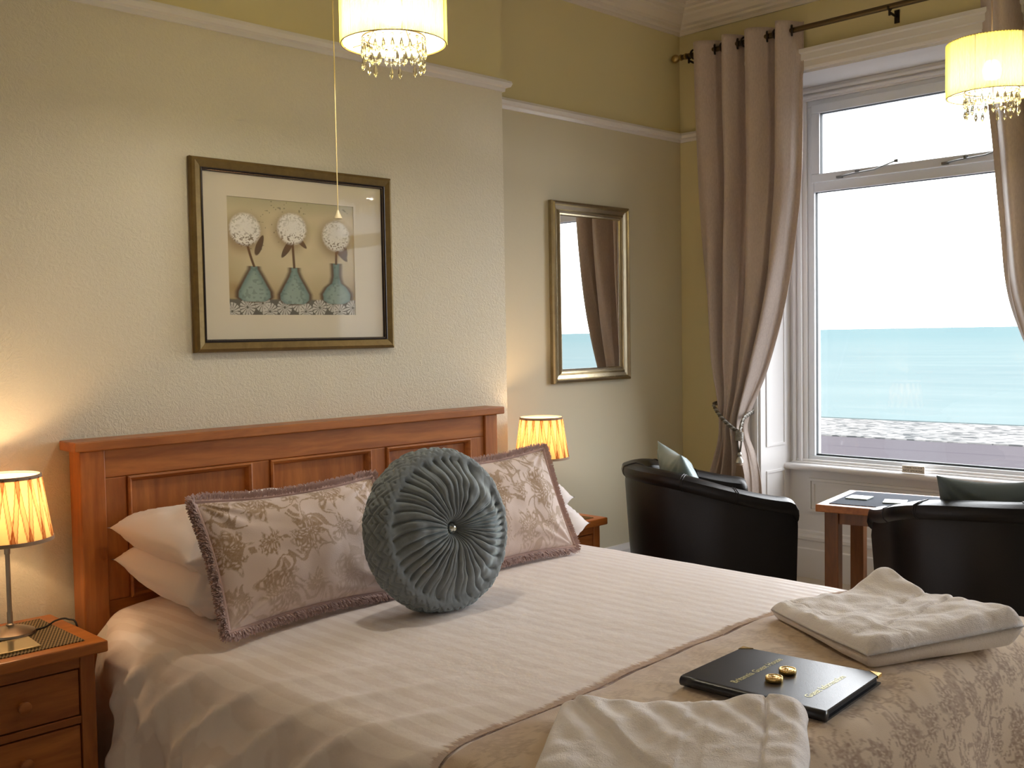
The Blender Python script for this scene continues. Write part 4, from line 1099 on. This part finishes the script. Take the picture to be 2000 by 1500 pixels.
# ------------------------------------------------------------------ curtains, pole
RX,RZ=4.70,H+1.481
pole=thing('curtain_pole','antique brass curtain pole with ball ends above the window','curtain pole',(RX,2.24,RZ))
q=G().tube([(RX,3.405,RZ),(RX,1.075,RZ)],.0135,20); q.build('pole',M['bronze'],pole,smooth='auto')
for y,s in ((3.405,1),(1.075,-1)):
    q=G().lathe([(0,-.03),(.0165,-.03),(.0165,-.022),(.013,-.018),(.013,.0),(.017,.003),(.017,.008),(.009,.012),(.009,.017),(.014,.022),(.021,.032),(.0235,.043),(.021,.054),(.012,.064),(0,.066)],24)
    q.xf(Matrix.Translation((RX,y,RZ))@Matrix.Rotation(-s*PI/2,4,'X')); q.build('finial',M['brass'],pole,smooth='auto')
for y in (3.36,2.235,1.12):
    q=G().tube([(XR-.004,y,RZ-.03),(XR-.03,y,RZ-.03),(RX,y,RZ-.026)],.006,8); q.tube([(RX,y,RZ-.04),(RX,y,RZ-.012)],.0055,8)
    q.tube([(RX+.018*math.cos(t_),y,RZ+.018*math.sin(t_)) for t_ in np.linspace(-PI,0,12)],.004,6)
    q.lathe([(0,0),(.022,0),(.022,.004),(.008,.008),(0,.008)],16,(0,0,0)) if False else None
    q.box(XR-.006,XR-.001,y-.012,y+.012,RZ-.06,RZ); q.build('bracket',M['darkbronze'],pole,smooth='auto')
def curtain(name,label,yo_tab,yi_tab,sgn,nf=4,zbot=.02,seed=0,ztie=H-.50):
    # yo: outer edge (towards room corner / wall), yi: inner edge (window side) as function of z
    root=thing('curtain',label,'curtain',(RX,(interp(yo_tab,RZ)+interp(yi_tab,RZ))/2,RZ),0,'mink curtains tied back at the window')
    ztop=RZ+.048; nz=130; ns=260; P=[]
    for j in range(nz):
        t_=j/(nz-1); z=ztop+(zbot-ztop)*t_
        yo=interp(yo_tab,z); yi=interp(yi_tab,z); row=[]
        w=abs(yo-yi); pin=math.exp(-((z-ztie)/.16)**2)
        amp=.060*(w/.66)**.35*(1-.55*pin)
        lowr=sstep(H-.1,H-.5,z)
        for i in range(ns):
            s=i/(ns-1); ss=s+.026*math.sin(2*PI*s*2+seed+t_*2.0)
            th=2*PI*nf*ss+PI*.5
            y=yo+(yi-yo)*(s+.022*math.sin(th*1.0+1.0)*(1-lowr))
            fx=math.sin(th); fx=-abs(fx)**1.35 if fx<0 else abs(fx)**.6
            x=RX+amp*fx + .012*math.sin(th*2.3+t_*9+seed)*sstep(.05,.4,t_)
            # gathered cloth bulges round the tie
            x-= .030*math.sin(PI*s)*pin
            x+= .010*noise.noise(Vector((s*9,z*2.2,seed)))*sstep(.03,.2,t_)
            x=min(x,XR-.035 if z<RZ-.2 else XR-.012)
            row.append((x,y,z))
        P.append(row)
    c=G().grid(P).build('drape',M['curtain'],root,smooth=True,solid=.004)
    # eyelets where the cloth crosses the pole
    for k in range(nf*2):
        s=((k+.5)/(2*nf)); 
        # solve sin(2pi nf ss + pi/2)=0
        best=None
        for i in range(2000):
            s_=i/1999; ss=s_+.026*math.sin(2*PI*s_*2+seed); th=2*PI*nf*ss+PI*.5
            tgt=PI*(k+1)
            if best is None or abs(th-tgt)<best[0]: best=(abs(th-tgt),s_,th)
        s_,th=best[1],best[2]; yo=interp(yo_tab,RZ); yi=interp(yi_tab,RZ); y=yo+(yi-yo)*(s_+.022*math.sin(th+1.0))
        q=G(); R1=.024
        q.tube([(R1*math.cos(2*PI*m_/24),0,R1*math.sin(2*PI*m_/24)) for m_ in range(24)],.0055,8,closed=True)
        q.xf(Matrix.Translation((RX,y,RZ))@Matrix.Rotation((.5 if k%2 else -.5)*sgn,4,'Z')); q.build('eyelet',M['darkbronze'],root,smooth=True)
    return root
yo_L=[(0,3.345),(H-.84,3.285),(H-.70,3.235),(H-.55,3.185),(H-.39,3.188),(H-.15,3.232),(H+.4,3.288),(H+1.1,3.325),(H+1.53,3.335)]
yi_L=[(0,2.93),(H-.81,2.955),(H-.66,2.985),(H-.53,3.025),(H-.44,3.012),(H-.2,2.912),(H+.11,2.815),(H+.42,2.755),(H+.80,2.712),(H+1.53,2.705)]
curtain('curtain','mink curtain tied back at the left of the window beside the alcove wall',yo_L,yi_L,1,seed=1.3)
yo_R=[(z,4.48-y) for z,y in yo_L]
yi_R=[(0,1.62),(H-.81,1.53),(H-.66,1.50),(H-.53,1.47),(H-.44,1.48),(H-.2,1.585),(H+.11,1.70),(H+.42,1.742),(H+.80,1.778),(H+1.2,1.822),(H+1.53,1.845)]
curtain('curtain','mink curtain at the right edge of the picture, beside the pendant near the window',yo_R,yi_R,-1,seed=3.1)
def tieback(label,yo,yi,zh,zl,seed,sg):
    xw=XR-.004
    root=thing('curtain_tieback',label,'tieback',(xw,yo,zh),0,'twisted rope tiebacks with tassels')
    # two twisted strands looping in front of the cloth from the wall hook
    yf=yi-sg*.030
    ctr=[]
    for i in range(61):
        t_=i/60
        if t_<.5:
            k=t_/.5; y=yo+sg*.008+(yf-yo)*k; x=RX+.01-(.11)*math.sin(PI*min(1,.15+.5*k)) ; z=zh+(zl-zh)*k**.9
        else:
            k=(t_-.5)/.5; y=yf+0
            ang=k*PI*.95; y=yf+(yi-sg*.010-yf)*math.sin(min(ang,PI/2)); x=RX-.10+.16*k; z=zl+(.055)*math.sin(min(PI/2,ang))+.05*k
        ctr.append(Vector((x,y,z)))
    ctr[0]=Vector((xw-.004,yo+sg*.012,zh+.012))
    for k0 in range(2):
        pts=[]
        for i in range(241):
            f=i/240*60; a_=int(min(59,f)); p=ctr[a_].lerp(ctr[a_+1],f-a_); an=i*.42+k0*PI
            pts.append(p+Vector((-.006*math.cos(an),0,.006*math.sin(an))))
        G().tube(pts,.0062,7).build('rope',M['ropeA'] if k0 else M['ropeB'],root,smooth=True)
    kx,ky,kz=RX-.105,yf,zl-.005
    q=G(); 
    for k in range(9):
        an=k*.7; q.tube([(kx+.016*math.cos(t_),ky+.018*math.sin(t_),kz-.005*k+.010+.003*math.sin(2*t_+k)) for t_ in np.linspace(0,2*PI,14)],.0042,6)
    q.build('knot',M['ropeA'],root,smooth=True)
    q=G(); 
    for s in (-1,1): q.tube([(kx,ky+s*.012,kz-.03),(kx,ky+s*.009,kz-.06),(kx,ky+s*.002,kz-.095)],.0045,6)
    q.build('hanging_cord',M['ropeB'],root,smooth=True)
    q=G().lathe([(0,0),(.008,-.003),(.013,-.013),(.008,-.023),(.006,-.025),(.014,-.032),(.020,-.045),(.021,-.055),(.014,-.060),(0,-.060)],14,(kx,ky,kz-.09)); q.build('glass_bead',plain('silvered_glass_bead',srgb(200,200,195),.12,.7),root,smooth='auto')
    q=G().lathe([(.012,0),(.018,-.008),(.016,-.014),(0,-.014)],20,(kx,ky,kz-.148))
    for k in range(150):
        an=random.random()*2*PI; r=.014*math.sqrt(random.random()); L=.15+.01*random.random()
        q.tube([(kx+r*math.cos(an),ky+r*math.sin(an),kz-.158),(kx+r*1.7*math.cos(an),ky+r*1.7*math.sin(an),kz-.21),(kx+r*2.1*math.cos(an),ky+r*2.1*math.sin(an),kz-.158-L)],.0011,3)
    q.build('tassel',M['ropeC'],root)
M['ropeA']=plain('silver_grey_rope',srgb(150,146,138),.45,.2); M['ropeB']=plain('taupe_rope',srgb(96,88,76),.5,.1); M['ropeC']=plain('mink_tassel_thread',srgb(150,130,112),.45)
tieback('silver grey rope tieback with tassel round the left curtain behind the armchair',3.188,3.02,H-.385,H-.53,1,1)
tieback('silver grey rope tieback with tassel round the right curtain',1.292,1.475,H-.385,H-.53,2,-1)

# ------------------------------------------------------------------ leather tub chairs
def tub_chair(ox,oy,ang,label,hback=.738,harm=.612):
    root=thing('tub_chair',label,'armchair',(ox,oy,0),ang,'black leather tub chairs by the window')
    R=.378; Lf=.30; thk=.105
    # centreline path (outer), param
    path=[]
    npth=120; tot=2*Lf+PI*R
    for i in range(npth+1):
        s=tot*i/npth
        if s<Lf: p=(Lf-s,-R); n=(0,-1)
        elif s<Lf+PI*R: an=-PI/2-(s-Lf)/R; p=(R*math.cos(an),R*math.sin(an)); n=(math.cos(an),math.sin(an))
        else: p=(s-Lf-PI*R,R); n=(0,1)
        path.append((p,n))
    P=[]
    def hgt(x):
        t_=(Lf-x)/(Lf+R); return harm+(hback-harm)*sstep(-.05,1.0,t_)
    for i,(p,n) in enumerate(path):
        h=hgt(p[0]); e=min(i,npth-i)/npth*tot
        rnd=1 if e>.05 else math.sqrt(max(.0,1-(1-e/.05)**2))
        h=h-.035*(1-rnd)
        w=thk*(.55+.45*rnd)
        def pt(ins,z): 
            tp=.055*(1-z/h)      # walls lean in towards the floor
            return ((p[0]-n[0]*(ins+tp))*1.0 ,p[1]-n[1]*(ins+tp),z)
        row=[pt(.012,.075),pt(.004,.09),pt(0,.14),pt(-.002,h*.5),pt(.002,h-.085),pt(.006,h-.062),pt(-.006,h-.050),pt(-.010,h-.030),pt(-.004,h-.010),pt(w*.22,h-.001),pt(w*.5,h+.004),pt(w*.8,h-.006),pt(w*1.02,h-.025),pt(w*1.05,h-.05),pt(w,h-.075),pt(w*1.02,.42),pt(w*1.05,.30),pt(w*.95,.075)]
        P.append(row)
    q=G().grid(P,closev=True,capu=True); q.build('shell',M['leather'],root,world=False,smooth='auto')
    # stitched seams across the rolled top
    for i in (18,34,60,86,102):
        q=G()
        for di in (-.35,.35):
            r0=P[i]; r1=P[i+ (1 if di>0 else -1)]
            pts=[tuple(Vector(r0[k]).lerp(Vector(r1[k]),abs(di))+Vector((0,0,.0012))) for k in range(5,15)]
            q.tube(pts,.0022,5)
        q.build('seam_piping',M['leather'],root,world=False,smooth=True)
    # seat cushion and front rail
    q=G(); n=30; top=[];bot=[]
    for i in range(n):
        u=i/(n-1); x=-R+thk+.01+u*(Lf+R-thk-.0); r=[];b=[]
        hw=R-thk-.012 if x>0 else math.sqrt(max(0,(R-thk-.012)**2-min(x,0)**2))
        hw=max(hw,.05)
        for j in range(n):
            v=-1+2*j/(n-1); e=min(1-abs(v),(1-u)*1.2,u*1.2+.0); k=sstep(0,.18,e)
            r.append((x,hw*v,.40+.045*k)); b.append((x,hw*v,.31))
        top.append(r);bot.append(b)
    q.grid(top); q.grid(bot)
    ring=[(i,0) for i in range(n)]+[(n-1,j) for j in range(1,n)]+[(i,n-1) for i in range(n-2,-1,-1)]+[(0,j) for j in range(n-2,0,-1)]
    for k in range(len(ring)):
        a0=ring[k][0]*n+ring[k][1]; b_=ring[(k+1)%len(ring)]; a1=b_[0]*n+b_[1]; q.f.append((a0,a1,n*n+a1,n*n+a0)); q.mi.append(0)
    q.build('seat_cushion',M['leather'],root,world=False,smooth='auto')
    q=G(); q.rbox(-.1,Lf-.02,-R+thk,R-thk,.08,.305,.01); q.build('seat_base',M['leather'],root,world=False)
    for x in (-.2,.22):
        for y in (-.22,.22):
            q=G().lathe([(0,0),(.016,0),(.024,.076),(0,.076)],12,(x,y,0)); q.build('leg',M['toe'],root,world=False,smooth='auto')
    return root
A1=math.atan2(-.64,.77); A2=math.atan2(.62,.78)
tub_chair(3.985,2.775,A1,'black leather tub chair beside the curtain, with the pale blue cushion')
tub_chair(3.955,1.485,A2,'black leather tub chair at the right edge, behind the folded towel',harm=.625)
def chair_pt(ox,oy,A,lx,ly,z): return (ox+lx*math.cos(A)-ly*math.sin(A),oy+lx*math.sin(A)+ly*math.cos(A),z)
def chair_cushion(ox,oy,A,label,mat,W,lx,ly,z,yaw,lean,tilt,T=.075):
    c=Vector(chair_pt(ox,oy,A,lx,ly,z)); f=Vector((math.cos(A+yaw),math.sin(A+yaw),0)); side=Vector((-f.y,f.x,0))
    up=(Vector((0,0,1))*math.cos(lean)-f*math.sin(lean)); ex=side*math.cos(tilt)+up*math.sin(tilt); ey=up*math.cos(tilt)-side*math.sin(tilt)
    o=simple_pillow('scatter_cushion',label,'cushion',W,W,T,frame_m(c,ex,ey),mat,None,ax=.13,ay=.13,p=2.3,seed=lx*9,wr=.006); return o
chair_cushion(3.985,2.775,A1,'pale blue satin cushion leaning in the black tub chair beside the curtain',M['satinblue'],.21,-.10,.02,.612,.0,.34,.05)
chair_cushion(3.955,1.485,A2,'dark grey blue satin cushion in the black tub chair at the right edge',M['satingrey'],.22,-.14,.03,.600,.0,.22,.0)

# ------------------------------------------------------------------ side table between the chairs
ta=math.radians(10); tz=H-.76
tb_=thing('side_table','small oak side table with dark woven inset mat between the two tub chairs','table',(4.30,2.05,0),ta)
# local axes: x' to the window, corner A is at local (-.25,.27)
A0=Vector((4.093,2.282)); 
def loc(p): 
    d=Vector(p)-Vector((4.30,2.05)); return (d.x*math.cos(ta)+d.y*math.sin(ta),-d.x*math.sin(ta)+d.y*math.cos(ta))
la=loc(A0); x0,y1=la[0],la[1]; x1=x0+.478; y0=y1-.56
q=G(); q.box(x0,x1,y0,y1,tz-.032,tz); q.build('table_top',M['woodx'],tb_,world=False,bevel=.004)
for xx in (x0+.03,x1-.03-.06):
    for yy in (y0+.03,y1-.03-.06):
        q=G(); q.box(xx,xx+.06,yy,yy+.06,0,tz-.0325); q.build('leg',M['toe'],tb_,world=False,bevel=.003)
for b in ((x0+.09,x1-.09,y0+.045,y0+.065),(x0+.09,x1-.09,y1-.065,y1-.045),(x0+.045,x0+.065,y0+.09,y1-.09),(x1-.065,x1-.045,y0+.09,y1-.09)):
    q=G(); q.box(b[0],b[1],b[2],b[3],tz-.085,tz-.0325); q.build('apron',M['toe'],tb_,world=False)
def wl(x,y): return (4.30+x*math.cos(ta)-y*math.sin(ta),2.05+x*math.sin(ta)+y*math.cos(ta))
mpts=[wl(x0+.045,y0+.045),wl(x1-.045,y0+.045),wl(x1-.045,y1-.045),wl(x0+.045,y1-.045)]
flat_item('placemat','slate grey woven placemat on the side table between the chairs','placemat',mpts,tz,.003,M['wovenblue'])
def sq(cx,cy,s,a_): return [(cx+s*math.cos(a_+PI/4+k*PI/2),cy+s*math.sin(a_+PI/4+k*PI/2)) for k in range(4)]
flat_item('coaster','pale glass coaster on the side table, the one nearer the table corner',
  'coaster',sq(4.345,2.205,.068,.15),tz+.0032,.006,M['coasterP'],'pale coasters on the side table',.0015)
flat_item('coaster','pale glass coaster on the side table, the one partly behind the chair back',
  'coaster',sq(4.335,2.035,.068,.35),tz+.0032,.006,M['coasterP'],'pale coasters on the side table',.0015)

# ------------------------------------------------------------------ light
w=bpy.data.worlds.new('overcast_sky'); sc.world=w; w.use_nodes=True; nt=w.node_tree; bg=nt.nodes['Background']
bg.inputs[0].default_value=(.94,.97,1.0,1); bg.inputs[1].default_value=8.0
for y0_,y1_ in ((OY0,OY1),W2):
    L=bpy.data.lights.new('daylight_portal','AREA'); L.shape='RECTANGLE'; L.size=y1_-y0_; L.size_y=2.1; L.cycles.is_portal=True
    o=bpy.data.objects.new('daylight_portal',L); C.objects.link(o); o.location=(FX+.12,(y0_+y1_)/2,H+.25); o.rotation_euler=(PI/2,0,PI/2)

# ------------------------------------------------------------------ camera
yaw,pitch,roll=[math.radians(v) for v in (44.65715,2.72973,-0.97086)]
cy,sy,cp,sp2=math.cos(yaw),math.sin(yaw),math.cos(pitch),math.sin(pitch)
f=Vector((sy*cp,cy*cp,-sp2)); r=Vector((cy,-sy,0)); u=r.cross(f)
r2=r*math.cos(roll)+u*math.sin(roll); u2=-r*math.sin(roll)+u*math.cos(roll)
cam=bpy.data.cameras.new('camera'); co=bpy.data.objects.new('camera',cam); C.objects.link(co)
cam.sensor_width=36; cam.lens=2037.8/2000*36; cam.clip_start=.05; cam.clip_end=20000
m3=Matrix((r2,u2,-f)).transposed(); co.matrix_world=Matrix.Translation((0,0,H))@m3.to_4x4()
sc.camera=co
sc.view_settings.view_transform='Standard'; sc.view_settings.look='None'; sc.view_settings.gamma=1; sc.view_settings.use_curve_mapping=False
sc.view_settings.exposure=0.5
sc.cycles.max_bounces=9; sc.cycles.diffuse_bounces=6; sc.cycles.glossy_bounces=4; sc.cycles.transmission_bounces=8; sc.cycles.transparent_max_bounces=12
sc.cycles.use_adaptive_sampling=True; sc.cycles.adaptive_threshold=0.02
sc.cycles.caustics_reflective=False; sc.cycles.caustics_refractive=False; sc.cycles.sample_clamp_indirect=6
sc.cycles.use_denoising=True
